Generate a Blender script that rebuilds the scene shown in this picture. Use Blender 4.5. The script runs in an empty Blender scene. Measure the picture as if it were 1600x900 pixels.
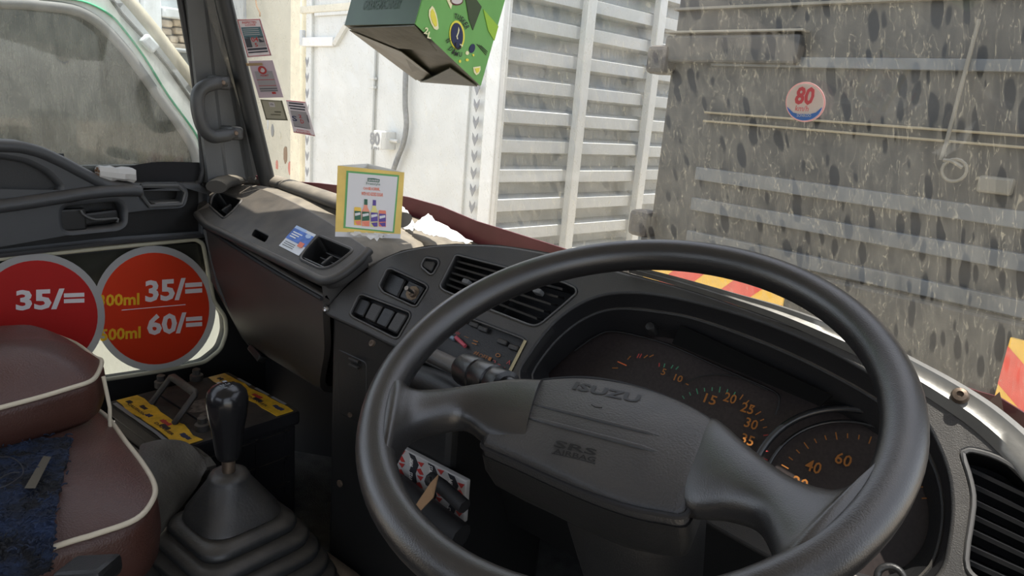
import bpy, bmesh, math, random
import numpy as np
from mathutils import Vector, Matrix, noise
random.seed(7)
S = bpy.context.scene
COL = S.collection
# ------------------------------------------------------------------ camera, sky, sun, exposure
FPX, YAW, PITCH, ROLL = 1110.0, 38.0, 14.4, 4.8      # the eye is the origin: X to the cab's right, Y ahead, Z up (metres)
_y, _p, _r = map(math.radians, (YAW, PITCH, ROLL))
CF = Vector((-math.sin(_y)*math.cos(_p), math.cos(_y)*math.cos(_p), -math.sin(_p)))
_R0 = Vector((math.cos(_y), math.sin(_y), 0)); _U0 = _R0.cross(CF)
CR = _R0*math.cos(_r) + _U0*math.sin(_r)
CU = -_R0*math.sin(_r) + _U0*math.cos(_r)
cd = bpy.data.cameras.new('camera'); cam = bpy.data.objects.new('camera', cd); COL.objects.link(cam)
cd.sensor_width = 36; cd.lens = FPX/1600*36; cd.clip_start = .02; cd.clip_end = 300
cam.matrix_world = Matrix((CR, CU, -CF)).transposed().to_4x4()
S.camera = cam
W = bpy.data.worlds.new('sky'); S.world = W; W.use_nodes = True
nt = W.node_tree; bg = nt.nodes['Background']
sk = nt.nodes.new('ShaderNodeTexSky'); sk.sky_type = 'NISHITA'; sk.sun_disc = False
SUN = Vector((.08, .04, .99)).normalized()
sk.sun_elevation = math.asin(SUN.z); sk.sun_rotation = math.atan2(SUN.x, SUN.y); sk.altitude = 1600; sk.dust_density = 2.5
hs_ = nt.nodes.new('ShaderNodeHueSaturation'); hs_.inputs['Saturation'].default_value = .35; nt.links.new(sk.outputs[0], hs_.inputs['Color']); nt.links.new(hs_.outputs[0], bg.inputs[0]); bg.inputs[1].default_value = .22
sd = bpy.data.lights.new('sun', 'SUN'); so = bpy.data.objects.new('sun', sd); COL.objects.link(so)
sd.energy = 5.0; sd.angle = .009; sd.color = (1, .95, .86)
so.rotation_euler = SUN.to_track_quat('Z', 'Y').to_euler(); so.location = (0, 0, 6)
vs = S.view_settings; vs.view_transform = 'Standard'; vs.look = 'None'; vs.gamma = 1; vs.use_curve_mapping = False; vs.exposure = 1.15
S.cycles.max_bounces = 8; S.cycles.transparent_max_bounces = 16; S.cycles.caustics_reflective = False; S.cycles.caustics_refractive = False

# ------------------------------------------------------------------ helpers: where a sight line meets a real plane
V = Vector
def ray(px): return CF + CR*((px[0]-800)/FPX) - CU*((px[1]-450)/FPX)
def onP(px, p0, n): r = ray(px); return r*(V(p0).dot(V(n))/r.dot(V(n)))
def onX(px, x): r = ray(px); return r*(x/r.x)
def onY(px, y): r = ray(px); return r*(y/r.y)
def onZ(px, z): r = ray(px); return r*(z/r.z)
def lerp(a, b, t): return a + (b-a)*t
def smooth(pts, n=6, closed=False):
    out = []; N = len(pts); pts = [V(p) for p in pts]
    rng = range(N) if closed else range(N-1)
    for i in rng:
        if closed: a, b, c, d = (pts[(i+k) % N] for k in (-1, 0, 1, 2))
        else:
            b, c = pts[i], pts[i+1]
            a = pts[i-1] if i else b*2-c
            d = pts[i+2] if i+2 < N else c*2-b
        for k in range(n):
            t = k/n
            out.append(.5*((2*b)+(c-a)*t+(2*a-5*b+4*c-d)*t*t+(3*b-a-3*c+d)*t**3))
    if not closed: out.append(pts[-1].copy())
    return out
def roundpoly(pts, r, n=4):
    out = []; N = len(pts); pts = [V(p) for p in pts]
    for i in range(N):
        a, b, c = pts[i-1], pts[i], pts[(i+1) % N]
        d1 = (a-b); d2 = (c-b); q = min(r, d1.length*.48, d2.length*.48)
        p = b+d1.normalized()*q; s = b+d2.normalized()*q
        for k in range(n+1):
            t = k/n; out.append((1-t)**2*p+2*t*(1-t)*b+t*t*s)
    return out
# ------------------------------------------------------------------ helpers: materials
MATS = {}
def mat(name, col, rough=.5, metal=0, bump=0, bscale=200, var=0, vscale=8, dust=0, dustcol=(.30,.25,.19), spec=.5, coat=0, emit=None):
    if name in MATS: return MATS[name]
    m = bpy.data.materials.new(name); m.use_nodes = True; t = m.node_tree; b = t.nodes['Principled BSDF']
    b.inputs['Base Color'].default_value = (*col, 1); b.inputs['Roughness'].default_value = rough
    b.inputs['Metallic'].default_value = metal; b.inputs['Specular IOR Level'].default_value = spec
    if coat: b.inputs['Coat Weight'].default_value = coat; b.inputs['Coat Roughness'].default_value = .15
    tc = t.nodes.new('ShaderNodeTexCoord'); last = None
    if var:
        n = t.nodes.new('ShaderNodeTexNoise'); n.inputs['Scale'].default_value = vscale; n.inputs['Detail'].default_value = 6
        t.links.new(tc.outputs['Object'], n.inputs['Vector'])
        mr = t.nodes.new('ShaderNodeMapRange'); mr.inputs['From Min'].default_value = .3; mr.inputs['From Max'].default_value = .7
        mr.inputs['To Min'].default_value = 1-var; mr.inputs['To Max'].default_value = 1+var
        t.links.new(n.outputs['Fac'], mr.inputs['Value'])
        mx = t.nodes.new('ShaderNodeVectorMath'); mx.operation = 'SCALE'; mx.inputs[0].default_value = col
        t.links.new(mr.outputs[0], mx.inputs['Scale']); last = mx.outputs[0]
    if dust:
        n = t.nodes.new('ShaderNodeTexNoise'); n.inputs['Scale'].default_value = 30; n.inputs['Detail'].default_value = 8
        t.links.new(tc.outputs['Object'], n.inputs['Vector'])
        g = t.nodes.new('ShaderNodeNewGeometry'); sx = t.nodes.new('ShaderNodeSeparateXYZ'); t.links.new(g.outputs['Normal'], sx.inputs[0])
        mr = t.nodes.new('ShaderNodeMapRange'); mr.inputs['From Min'].default_value = .35; mr.inputs['From Max'].default_value = 1
        mr.inputs['To Max'].default_value = dust; t.links.new(sx.outputs['Z'], mr.inputs['Value'])
        mu = t.nodes.new('ShaderNodeMath'); mu.operation = 'MULTIPLY'; t.links.new(mr.outputs[0], mu.inputs[0])
        m2 = t.nodes.new('ShaderNodeMapRange'); m2.inputs['From Min'].default_value = .3; m2.inputs['From Max'].default_value = .65; m2.inputs['To Min'].default_value = .5
        t.links.new(n.outputs['Fac'], m2.inputs['Value']); t.links.new(m2.outputs[0], mu.inputs[1])
        mx = t.nodes.new('ShaderNodeMix'); mx.data_type = 'RGBA'; mx.inputs['A'].default_value = (*col, 1); mx.inputs['B'].default_value = (*dustcol, 1)
        if last: t.links.new(last, mx.inputs['A'])
        t.links.new(mu.outputs[0], mx.inputs['Factor']); last = mx.outputs['Result']
    if last: t.links.new(last, b.inputs['Base Color'])
    if bump:
        n = t.nodes.new('ShaderNodeTexNoise'); n.inputs['Scale'].default_value = bscale; n.inputs['Detail'].default_value = 3
        t.links.new(tc.outputs['Object'], n.inputs['Vector'])
        bp = t.nodes.new('ShaderNodeBump'); bp.inputs['Strength'].default_value = bump; bp.inputs['Distance'].default_value = .002
        t.links.new(n.outputs['Fac'], bp.inputs['Height']); t.links.new(bp.outputs[0], b.inputs['Normal'])
    if emit: b.inputs['Emission Color'].default_value = (*col, 1); b.inputs['Emission Strength'].default_value = emit
    MATS[name] = m; return m
def film(name, col, trans=.5):      # thin printed vinyl that also lets light through
    m = bpy.data.materials.new(name); m.use_nodes = True; t = m.node_tree; b = t.nodes['Principled BSDF']; o = t.nodes['Material Output']
    b.inputs['Base Color'].default_value = (*col, 1); b.inputs['Roughness'].default_value = .45
    tr = t.nodes.new('ShaderNodeBsdfTranslucent'); tr.inputs[0].default_value = (*col, 1)
    mx = t.nodes.new('ShaderNodeMixShader'); mx.inputs[0].default_value = trans
    t.links.new(b.outputs[0], mx.inputs[1]); t.links.new(tr.outputs[0], mx.inputs[2]); t.links.new(mx.outputs[0], o.inputs[0])
    MATS[name] = m; return m
def dirty_glass(name, base, spots, streak, tint=(1,1,1), dustcol=(.46,.43,.35), su=1.0, gloss=True):
    """clear pane under a layer of dust; drops have washed clear oval spots in it and fine runs have left pale lines"""
    m = bpy.data.materials.new(name); m.use_nodes = True; t = m.node_tree; N = t.nodes; L = t.links; N.clear()
    out = N.new('ShaderNodeOutputMaterial'); tc = N.new('ShaderNodeTexCoord')
    def mapping(sc):
        mp = N.new('ShaderNodeMapping'); mp.inputs['Scale'].default_value = sc; L.new(tc.outputs['Object'], mp.inputs[0]); return mp.outputs[0]
    def noi(vec, scale, detail=4, dist=0):
        n = N.new('ShaderNodeTexNoise'); n.inputs['Scale'].default_value = scale; n.inputs['Detail'].default_value = detail; n.inputs['Distortion'].default_value = dist
        L.new(vec, n.inputs['Vector']); return n.outputs['Fac']
    def mr(v, a, b, c=0, d=1):
        n = N.new('ShaderNodeMapRange'); n.inputs['From Min'].default_value = a; n.inputs['From Max'].default_value = b
        n.inputs['To Min'].default_value = c; n.inputs['To Max'].default_value = d; L.new(v, n.inputs['Value']); return n.outputs[0]
    def ma(op, a, b):
        n = N.new('ShaderNodeMath'); n.operation = op
        for i, q in enumerate((a, b)):
            if isinstance(q, (int, float)): n.inputs[i].default_value = q
            else: L.new(q, n.inputs[i])
        return n.outputs[0]
    # washed spots, taller than wide
    wv = N.new('ShaderNodeTexNoise'); wv.inputs['Scale'].default_value = 40; L.new(mapping((1,1,.5)), wv.inputs['Vector'])
    ad = N.new('ShaderNodeVectorMath'); ad.operation = 'MULTIPLY_ADD'; sp0 = N.new('ShaderNodeSeparateXYZ'); L.new(tc.outputs['Object'], sp0.inputs[0]); cb0 = N.new('ShaderNodeCombineXYZ')
    L.new(ma('MULTIPLY', ma('SUBTRACT', sp0.outputs[0], ma('MULTIPLY', sp0.outputs[1], .7)), 44*su), cb0.inputs[0]); L.new(ma('MULTIPLY', sp0.outputs[2], 21*su), cb0.inputs[1])
    L.new(wv.outputs['Color'], ad.inputs[0]); ad.inputs[1].default_value = (.6,.6,0); L.new(cb0.outputs[0], ad.inputs[2])
    vo = N.new('ShaderNodeTexVoronoi'); vo.inputs['Scale'].default_value = 1; vo.inputs['Randomness'].default_value = 1; vo.voronoi_dimensions = '2D'; L.new(ad.outputs[0], vo.inputs['Vector'])
    sc = N.new('ShaderNodeSeparateColor'); L.new(vo.outputs['Color'], sc.inputs[0])
    rad = mr(sc.outputs[0], .12, 1, .0, .44)
    spot = ma('MULTIPLY', mr(ma('SUBTRACT', rad, vo.outputs['Distance']), 0, .09), spots)
    # grain and runs
    grain = mr(noi(mapping((60,60,26)), 1, 6), .32, .7, .55, 1.35)
    big = mr(noi(mapping((2.4,2.4,2.4)), 1, 3), .3, .7, .8, 1.2)
    ln = noi(mapping((95,95,8)), 1, 3, .25)
    runs = ma('MULTIPLY', mr(ma('ABSOLUTE', ma('SUBTRACT', ln, .5), 0), 0, .008, 1, 0), streak)
    ln2 = noi(mapping((150,150,70)), 1, 5, .8)
    runs2 = ma('MULTIPLY', mr(ln2, .63, .70), streak*.6)
    d = ma('MULTIPLY', ma('MULTIPLY', grain, big), base)
    d = ma('ADD', d, ma('MAXIMUM', runs, runs2))
    d = ma('MULTIPLY', d, ma('SUBTRACT', 1.0, spot))
    fac = N.new('ShaderNodeClamp'); L.new(d, fac.inputs[0]); fac.inputs['Max'].default_value = .95
    tr = N.new('ShaderNodeBsdfTransparent'); tr.inputs[0].default_value = (*tint, 1)
    cr = N.new('ShaderNodeMix'); cr.data_type = 'RGBA'; cr.inputs['A'].default_value = (*dustcol, 1); cr.inputs['B'].default_value = (.80,.68,.40,1)
    L.new(ma('MAXIMUM', runs, runs2), cr.inputs['Factor'])
    df = N.new('ShaderNodeBsdfDiffuse'); tl = N.new('ShaderNodeBsdfTranslucent')
    L.new(cr.outputs['Result'], df.inputs[0]); L.new(cr.outputs['Result'], tl.inputs[0])
    dm = N.new('ShaderNodeMixShader'); dm.inputs[0].default_value = .6; L.new(df.outputs[0], dm.inputs[1]); L.new(tl.outputs[0], dm.inputs[2])
    mx = N.new('ShaderNodeMixShader'); L.new(fac.outputs[0], mx.inputs[0]); L.new(tr.outputs[0], mx.inputs[1]); L.new(dm.outputs[0], mx.inputs[2])
    res = mx.outputs[0]
    if gloss:
        gl = N.new('ShaderNodeBsdfGlossy'); gl.inputs['Roughness'].default_value = .03
        lw_ = N.new('ShaderNodeLayerWeight'); lw_.inputs['Blend'].default_value = .5; fr_ = ma('ADD', ma('MULTIPLY', ma('POWER', lw_.outputs['Facing'], 5), .9), .03)
        m2 = N.new('ShaderNodeMixShader'); L.new(fr_, m2.inputs[0]); L.new(res, m2.inputs[1]); L.new(gl.outputs[0], m2.inputs[2]); res = m2.outputs[0]
    L.new(res, out.inputs[0]); MATS[name] = m; return m
M_plastic = mat('dark_plastic', (.030,.030,.030), .48, bump=.25, bscale=900, var=.12, dust=.35)
M_fascia = mat('fascia_plastic', (.024,.024,.024), .5, bump=.25, bscale=900, var=.15, dust=.22)
M_black = mat('black_plastic', (.010,.010,.010), .45, bump=.2, bscale=600, var=.2)
M_deep = mat('deep_black', (.007,.007,.008), .7)
M_wheel = mat('wheel_skin', (.017,.0165,.0165), .30, bump=.14, bscale=900, var=.08, dust=.10, spec=.7)
M_pad = mat('airbag_skin', (.030,.030,.0305), .42, bump=.35, bscale=520, var=.08, dust=.12)
M_dusty = mat('dusty_dash_top', (.060,.055,.048), .75, bump=.3, bscale=700, var=.15, dust=.85, dustcol=(.27,.235,.18))
M_glove = mat('glove_plastic', (.036,.032,.029), .42, bump=.25, bscale=900, var=.12, dust=.3)
M_door = mat('door_trim_grey', (.050,.053,.057), .45, bump=.2, bscale=800, var=.1, dust=.25)
M_pillar = mat('pillar_trim_grey', (.090,.092,.092), .5, bump=.2, bscale=600, var=.1, dust=.2)
M_seal = mat('black_seal', (.016,.017,.017), .5); M_rubber = mat('rubber', (.020,.020,.021), .55, bump=.2, bscale=300, var=.3, dust=.25)
M_boot = mat('boot_rubber', (.022,.023,.024), .42, bump=.2, bscale=250, var=.3, dust=.22)
M_chrome = mat('worn_chrome', (.55,.54,.52), .28, metal=1, var=.15, vscale=40)
M_steel = mat('rusty_steel', (.16,.12,.09), .5, metal=.7, bump=.3, bscale=120, var=.4, vscale=60)
M_grime = mat('grimy_iron', (.035,.033,.032), .6, bump=.5, bscale=150, var=.4, vscale=40, dust=.3)
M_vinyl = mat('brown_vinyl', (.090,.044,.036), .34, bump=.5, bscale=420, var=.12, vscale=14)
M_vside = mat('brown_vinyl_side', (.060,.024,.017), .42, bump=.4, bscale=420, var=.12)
M_pipe = mat('cream_piping', (.62,.55,.42), .5)
M_white = mat('white_paint', (.56,.575,.55), .45, var=.05, vscale=5)
M_whiteb = mat('white_paint_bright', (.66,.67,.64), .4, var=.04, vscale=5)
M_slat = mat('slat_paint', (.46,.48,.47), .45, var=.07, vscale=9)
M_cream = mat('cream_paint', (.58,.56,.46), .6, var=.06, vscale=4)
M_paper = mat('white_paper', (.85,.84,.80), .8)
M_maroon = mat('maroon_vinyl', (.115,.030,.038), .4, var=.15, vscale=20)
M_orange = mat('orange_print', (.30,.11,.015), .5)
M_redp = mat('red_print', (.40,.04,.035), .5)
M_ink = mat('black_ink', (.02,.02,.025), .6)
M_navy = mat('navy_ink', (.025,.035,.09), .6)
M_greyink = mat('grey_ink', (.22,.23,.24), .7)
M_yellow = mat('yellow_print', (.78,.50,.06), .5, var=.1, vscale=60)
M_floor = mat('grey_carpet', (.10,.10,.095), .9, bump=.6, bscale=300, var=.3, vscale=30)
M_gauge = mat('gauge_face', (.026,.019,.018), .45, var=.3, vscale=300)
M_dark_truck = mat('dark_tarpaulin_grey', (.034,.035,.033), .6, bump=.2, bscale=40, var=.25, vscale=3)
M_light = mat('pale_grey_paint', (.50,.53,.54), .5, var=.1)
# ------------------------------------------------------------------ helpers: objects
def empty(name, loc=(0,0,0)):
    o = bpy.data.objects.new(name, None); o.empty_display_size = .05; COL.objects.link(o); o.location = loc; return o
def tag(o, label=None, cat=None, group=None, kind=None):
    if label: o['label'] = label
    if cat: o['category'] = cat
    if group: o['group'] = group
    if kind: o['kind'] = kind
    return o
def thing(name, label, cat, loc=(0,0,0), group=None): return tag(empty(name, loc), label, cat, group)
def link(name, me, m, parent=None, sharp=35):
    if m is not None:
        me.materials.clear(); me.materials.append(m)
    o = bpy.data.objects.new(name, me)
    me.name = name
    if sharp is not None and len(me.polygons):
        me.shade_smooth(); me.set_sharp_from_angle(angle=math.radians(sharp))
    COL.objects.link(o)
    if parent is not None:
        o.parent = parent
        if parent.parent is None: o.matrix_parent_inverse = Matrix.Translation(-parent.location)
    elif len(me.vertices):
        vv = [v.co for v in me.vertices]
        c = V((sum(v.x for v in vv)/len(vv), sum(v.y for v in vv)/len(vv), min(v.z for v in vv)))
        me.transform(Matrix.Translation(-c)); o.location = c
    return o
def mesh(name, verts, faces, m, parent=None, sharp=35):
    me = bpy.data.meshes.new(name); me.from_pydata([tuple(v) for v in verts], [], faces)
    bm = bmesh.new(); bm.from_mesh(me); bmesh.ops.remove_doubles(bm, verts=bm.verts, dist=1e-6); bmesh.ops.recalc_face_normals(bm, faces=bm.faces); bm.to_mesh(me); bm.free()
    return link(name, me, m, parent, sharp)
def gridf(nu, nv, cu=False, cv=False, off=0):
    F = []
    for i in range(nu if cu else nu-1):
        for j in range(nv if cv else nv-1):
            a = i*nv+j; b = ((i+1) % nu)*nv+j; c = ((i+1) % nu)*nv+(j+1) % nv; d = i*nv+(j+1) % nv
            F.append((a+off, b+off, c+off, d+off))
    return F
def loft(name, rows, m, parent=None, closed=True, caps=True, sharp=35):
    nv = len(rows[0]); vs = [p for r in rows for p in r]; F = gridf(len(rows), nv, False, closed)
    if caps and closed: F += [tuple(range(nv))[::-1], tuple(range((len(rows)-1)*nv, len(rows)*nv))]
    return mesh(name, vs, F, m, parent, sharp)
def sheet(name, rows, m, parent=None, thick=.004, sharp=40, n=None):
    """open grid given thickness"""
    nu, nv = len(rows), len(rows[0]); P = [[V(p) for p in r] for r in rows]
    Nn = []
    for i in range(nu):
        for j in range(nv):
            du = P[min(i+1,nu-1)][j]-P[max(i-1,0)][j]; dv = P[i][min(j+1,nv-1)]-P[i][max(j-1,0)]
            q = du.cross(dv); q = q.normalized() if q.length > 1e-12 else V((0,0,1)); Nn.append(q)
    vs = [p for r in P for p in r]; k = len(vs)
    vs2 = [p-q*thick for p, q in zip(vs, Nn)]
    F = gridf(nu, nv); F2 = [tuple(x+k for x in f[::-1]) for f in F]
    bd = [i*nv for i in range(nu)]; rim = [j for j in range(nv)] + [i*nv+nv-1 for i in range(1,nu)] + [(nu-1)*nv+j for j in range(nv-2,-1,-1)] + [i*nv for i in range(nu-2,0,-1)]
    F3 = [(rim[i], rim[(i+1) % len(rim)], rim[(i+1) % len(rim)]+k, rim[i]+k) for i in range(len(rim))]
    return mesh(name, vs+vs2, F+F2+F3, m, parent, sharp)
def tube(name, pts, r, m, parent=None, n=10, closed=False, flat=1.0, sharp=50, data=False):
    pts = [V(p) for p in pts]; N = len(pts); rows = []
    rr = r if callable(r) else (lambda t: r)
    up = None
    for i, p in enumerate(pts):
        a = pts[i-1] if (i or closed) else p; b = pts[(i+1) % N] if (i < N-1 or closed) else p
        t = (b-a).normalized()
        if up is None:
            up = V((0,0,1)) if abs(t.z) < .9 else V((1,0,0))
        up = (up - t*up.dot(t)).normalized(); s = t.cross(up)
        q = rr(i/max(1,N-1))
        rows.append([p + s*(math.cos(2*math.pi*k/n)*q) + up*(math.sin(2*math.pi*k/n)*q*flat) for k in range(n)])
    vs = [p for r_ in rows for p in r_]; F = gridf(N, n, closed, True)
    if not closed: F += [tuple(range(n))[::-1], tuple(range((N-1)*n, N*n))]
    if data: return vs, F
    return mesh(name, vs, F, m, parent, sharp)
def frame(o, ex, ey):
    ex = V(ex).normalized(); ey = V(ey); n = ex.cross(ey).normalized(); ey = n.cross(ex)
    return Matrix(((ex.x, ey.x, n.x, o[0]), (ex.y, ey.y, n.y, o[1]), (ex.z, ey.z, n.z, o[2]), (0,0,0,1)))
def plate(name, outline, holes, fr, thick, bev, m, parent=None, sharp=40):
    """flat plate with holes; outlines are world points on the plate's front plane, fr its frame (z outward)"""
    inv = fr.inverted(); cu = bpy.data.curves.new(name, 'CURVE'); cu.dimensions = '2D'; cu.fill_mode = 'BOTH'
    for pl in [outline]+list(holes):
        sp = cu.splines.new('POLY'); sp.points.add(len(pl)-1); sp.use_cyclic_u = True
        for q, p in zip(sp.points, pl):
            l = inv @ V(p); q.co = (l.x, l.y, 0, 1)
    cu.extrude = max(1e-5, thick/2-bev); cu.bevel_depth = bev; cu.bevel_resolution = 2; cu.offset = -bev
    ob = bpy.data.objects.new('tmp', cu); COL.objects.link(ob)
    dg = bpy.context.evaluated_depsgraph_get(); me = bpy.data.meshes.new_from_object(ob.evaluated_get(dg)); bpy.data.objects.remove(ob); bpy.data.curves.remove(cu)
    flat = [abs(p.normal.z) > .999 for p in me.polygons]
    me.transform(fr @ Matrix.Translation((0,0,-thick/2))); o = link(name, me, m, parent, sharp)
    for p, f in zip(o.data.polygons, flat): p.use_smooth = not f
    return o
def box(name, fr, size, m, parent=None, bev=.0, seg=2):
    bm = bmesh.new(); bmesh.ops.create_cube(bm, size=1); bmesh.ops.scale(bm, vec=size, verts=bm.verts)
    if bev: bmesh.ops.bevel(bm, geom=bm.edges[:], offset=bev, segments=seg, profile=.5, affect='EDGES')
    me = bpy.data.meshes.new(name); bm.to_mesh(me); bm.free(); flat = [max(map(abs, p.normal)) > .9999 for p in me.polygons]
    me.transform(fr if isinstance(fr, Matrix) else Matrix.Translation(fr)); o = link(name, me, m, parent, 40)
    for p, f in zip(o.data.polygons, flat): p.use_smooth = not f
    return o
def lathe(name, fr, prof, m, parent=None, n=20, sharp=40):
    rows = [[fr @ V((r*math.cos(2*math.pi*k/n), r*math.sin(2*math.pi*k/n), z)) for k in range(n)] for r, z in prof]
    return loft(name, rows, m, parent, sharp=sharp)
FR0 = Matrix.Identity(4)
_tc = {}
def text_mesh(s, bold=.0, space=1.0):
    cu = bpy.data.curves.new('t', 'FONT'); cu.body = s; cu.size = 1; cu.offset = bold; cu.space_character = space; cu.resolution_u = 2; cu.align_x = 'LEFT'
    ob = bpy.data.objects.new('t', cu); COL.objects.link(ob)
    dg = bpy.context.evaluated_depsgraph_get(); me = bpy.data.meshes.new_from_object(ob.evaluated_get(dg)); bpy.data.objects.remove(ob); bpy.data.curves.remove(cu)
    return me
def mapped_text(name, s, fn, m, parent, bold=.0, space=1.0, thick=True):
    """writing laid on a surface: fn(u,v) with u,v in 0..1 over the word's own box gives a world point"""
    me = text_mesh(s, bold, space)
    xs = [v.co.x for v in me.vertices]; ys = [v.co.y for v in me.vertices]; x0, x1, y0, y1 = min(xs), max(xs), min(ys), max(ys)
    if y1-y0 < .3: y0, y1 = 0, .7
    for v in me.vertices: v.co = fn((v.co.x-x0)/(x1-x0), (v.co.y-y0)/(y1-y0))
    me.update(); return link(name, me, m, parent, None)
class Quad:      # four corners TL TR BR BL of a flat thing; s right, t down, h out of its face
    def __init__(s, tl, tr, br, bl):
        s.c = [V(tl), V(tr), V(br), V(bl)]; s.n = ((s.c[1]-s.c[0]).cross(s.c[0]-s.c[3])).normalized()
        if s.n.dot(s.c[0]) > 0: s.n = -s.n
    def p(s, a, b, h=0): return lerp(lerp(s.c[0], s.c[1], a), lerp(s.c[3], s.c[2], a), b) + s.n*h
    def panel(s, name, m, parent=None, a0=0, b0=0, a1=1, b1=1, h=0, th=.0006):
        c = [(a0,b0),(a1,b0),(a1,b1),(a0,b1)]; vs = [s.p(a,b,h+th) for a,b in c]+[s.p(a,b,h) for a,b in c]
        return mesh(name, vs, [(0,1,2,3),(7,6,5,4)]+[(i,i+4,(i+1)%4+4,(i+1)%4) for i in range(4)], m, parent, None)
    def poly(s, name, pts, m, parent=None, h=0, th=.0005):
        n = len(pts); vs = [s.p(a,b,h+th) for a,b in pts]+[s.p(a,b,h) for a,b in pts]
        return mesh(name, vs, [tuple(range(n)), tuple(range(n,2*n))[::-1]]+[(i,i+n,(i+1)%n+n,(i+1)%n) for i in range(n)], m, parent, None)
    def disc(s, name, a, b, ra, rb, m, parent=None, h=0, th=.0005, n=28): return s.poly(name, [(a+ra*math.cos(2*math.pi*k/n), b+rb*math.sin(2*math.pi*k/n)) for k in range(n)], m, parent, h, th)
    def text(s, name, st, a0, b0, a1, b1, m, parent, h=.0012, bold=.0, space=1.0, skew=0): return mapped_text(name, st, lambda u, v: s.p(a0+(a1-a0)*u, b1+(b0-b1)*v+skew*u, h), m, parent, bold, space)
    def arc(s, name, st, ca, cb, ra, rb, d0, d1, size, m, parent, h=.0012, bold=.01, inner=False):
        k = len(st); objs = []
        for i, ch in enumerate(st):
            d = math.radians(lerp(d0, d1, (i+.5)/k))
            if ch == ' ': continue
            def fn(u, v, d=d):
                q = (v-.5)*size[1]; w = (u-.5)*size[0]
                rad = V((math.sin(d), -math.cos(d))) if not inner else V((math.sin(d), -math.cos(d)))*-1
                tan = V((math.cos(d), math.sin(d))) if not inner else -V((math.cos(d), math.sin(d)))
                base = V((math.sin(d)*ra, -math.cos(d)*rb))
                e = base+V((rad.x*q, rad.y*q*rb/ra))+V((tan.x*w, tan.y*w*rb/ra))
                return s.p(ca+e.x, cb+e.y, h)
            objs.append(mapped_text(name, ch, fn, m, parent, bold))
        return objs
def rnd(a, b): return random.uniform(a, b)

# ================================================================== SETTING: windscreen, pillar, door, floor, roof
GB = [V((-1.42,.86,0)), V((-1.33,.90,0)), V((-1.15,.99,0)), V((-.9,1.045,0)), V((-.6,1.06,0)), V((-.35,1.04,0)), V((-.15,.955,0)), V((0,.80,0)), V((.08,.66,0)), V((.13,.50,0))]
GC = smooth(GB, 8); ZB = -.32
def gy(x, z):                                          # windscreen depth: curved in plan, leaning back upwards
    for a, b in zip(GC, GC[1:]):
        if a.x <= x <= b.x: y = lerp(a.y, b.y, (x-a.x)/(b.x-a.x)); break
    else: y = GC[0].y if x < GC[0].x else GC[-1].y
    return y - .30*(z-ZB)
def onG(px, off=0):
    r = ray(px); lo, hi = .3, 2.4
    g = lambda k: (r*k).y - gy((r*k).x, (r*k).z)
    for _ in range(50):
        mid = (lo+hi)/2
        if g(mid) > 0: hi = mid
        else: lo = mid
    return r*(lo-off)
Mg = dirty_glass('dusty_windscreen_glass', .11, .92, .30, dustcol=(.54,.51,.42))
rows = []
for k in range(9):
    z = lerp(ZB, .50, k/8); rows.append([V((p.x, gy(p.x, z), z)) for p in GC])
win = tag(mesh('window_1', [p for r in rows for p in r], gridf(len(rows), len(rows[0])), Mg), 'wide curved windscreen, its glass covered in dust, washed drops and runs', kind='structure')
# roof of the cab, front corners stretched past the glass to block sun
rf = [[V((p.x, -.9, .52)), V((p.x, max(p.y-.30*(.5-ZB)+.03, .79 if p.x < -1.15 else (.60 if p.x > -.1 else 0)), .50))] for p in [V((-1.5,.8,0))]+GC[::4]+[V((.2,.40,0))]]
tag(sheet('ceiling', rf, mat('roof_lining', (.30,.30,.29), .9), None, thick=-.03), 'plain roof lining of the cab', kind='structure')
# floor of the cab: flat pan, the raised engine cover beside the seats
box('floor', V((-.62,.28,-.86)), (1.66,1.7,.04), M_floor); tag(bpy.data.objects['floor'], 'grey carpeted cab floor', kind='structure')
fr_ = [V((-1.46,.80,0))]+GC+[V((.17,.42,0))]
tag(sheet('wall_front', [[V((p.x, p.y-.012, ZB+.018)), V((p.x, p.y+.012, -.55)), V((p.x, p.y+.012, -.88))] for p in fr_], M_deep, None, -.012), 'dark front bulkhead under the dashboard', kind='structure')
frX = frame(V((.19,0,0)), (0,1,0), (0,0,1))
plate('wall_right', [V((.19,y,z)) for y, z in ((-.82,-.86),(-.82,.52),(.36,.52),(.44,-.2),(.44,-.86))], [[V((.19,y,z)) for y, z in ((-.66,-.74),(-.66,.44),(.22,.44),(.36,-.2),(.36,-.74))]], frX, .04, .004, M_door); tag(bpy.data.objects['wall_right'], 'driver side of the cab with its door standing open', kind='structure')  # door opening enlarged to let more sky light into the cab
plate('wall_back', [V((x,-.80,z)) for x, z in ((-1.44,-.86),(-1.44,.52),(.2,.52),(.2,-.86))], [[V((x,-.80,z)) for x, z in ((-1.05,-.1),(-1.05,.3),(-.2,.3),(-.2,-.1))]], frame(V((0,-.8,0)), (1,0,0), (0,0,1)), .04, .004, M_door); tag(bpy.data.objects['wall_back'], 'back wall of the cab with its small rear window', kind='structure')
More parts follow.
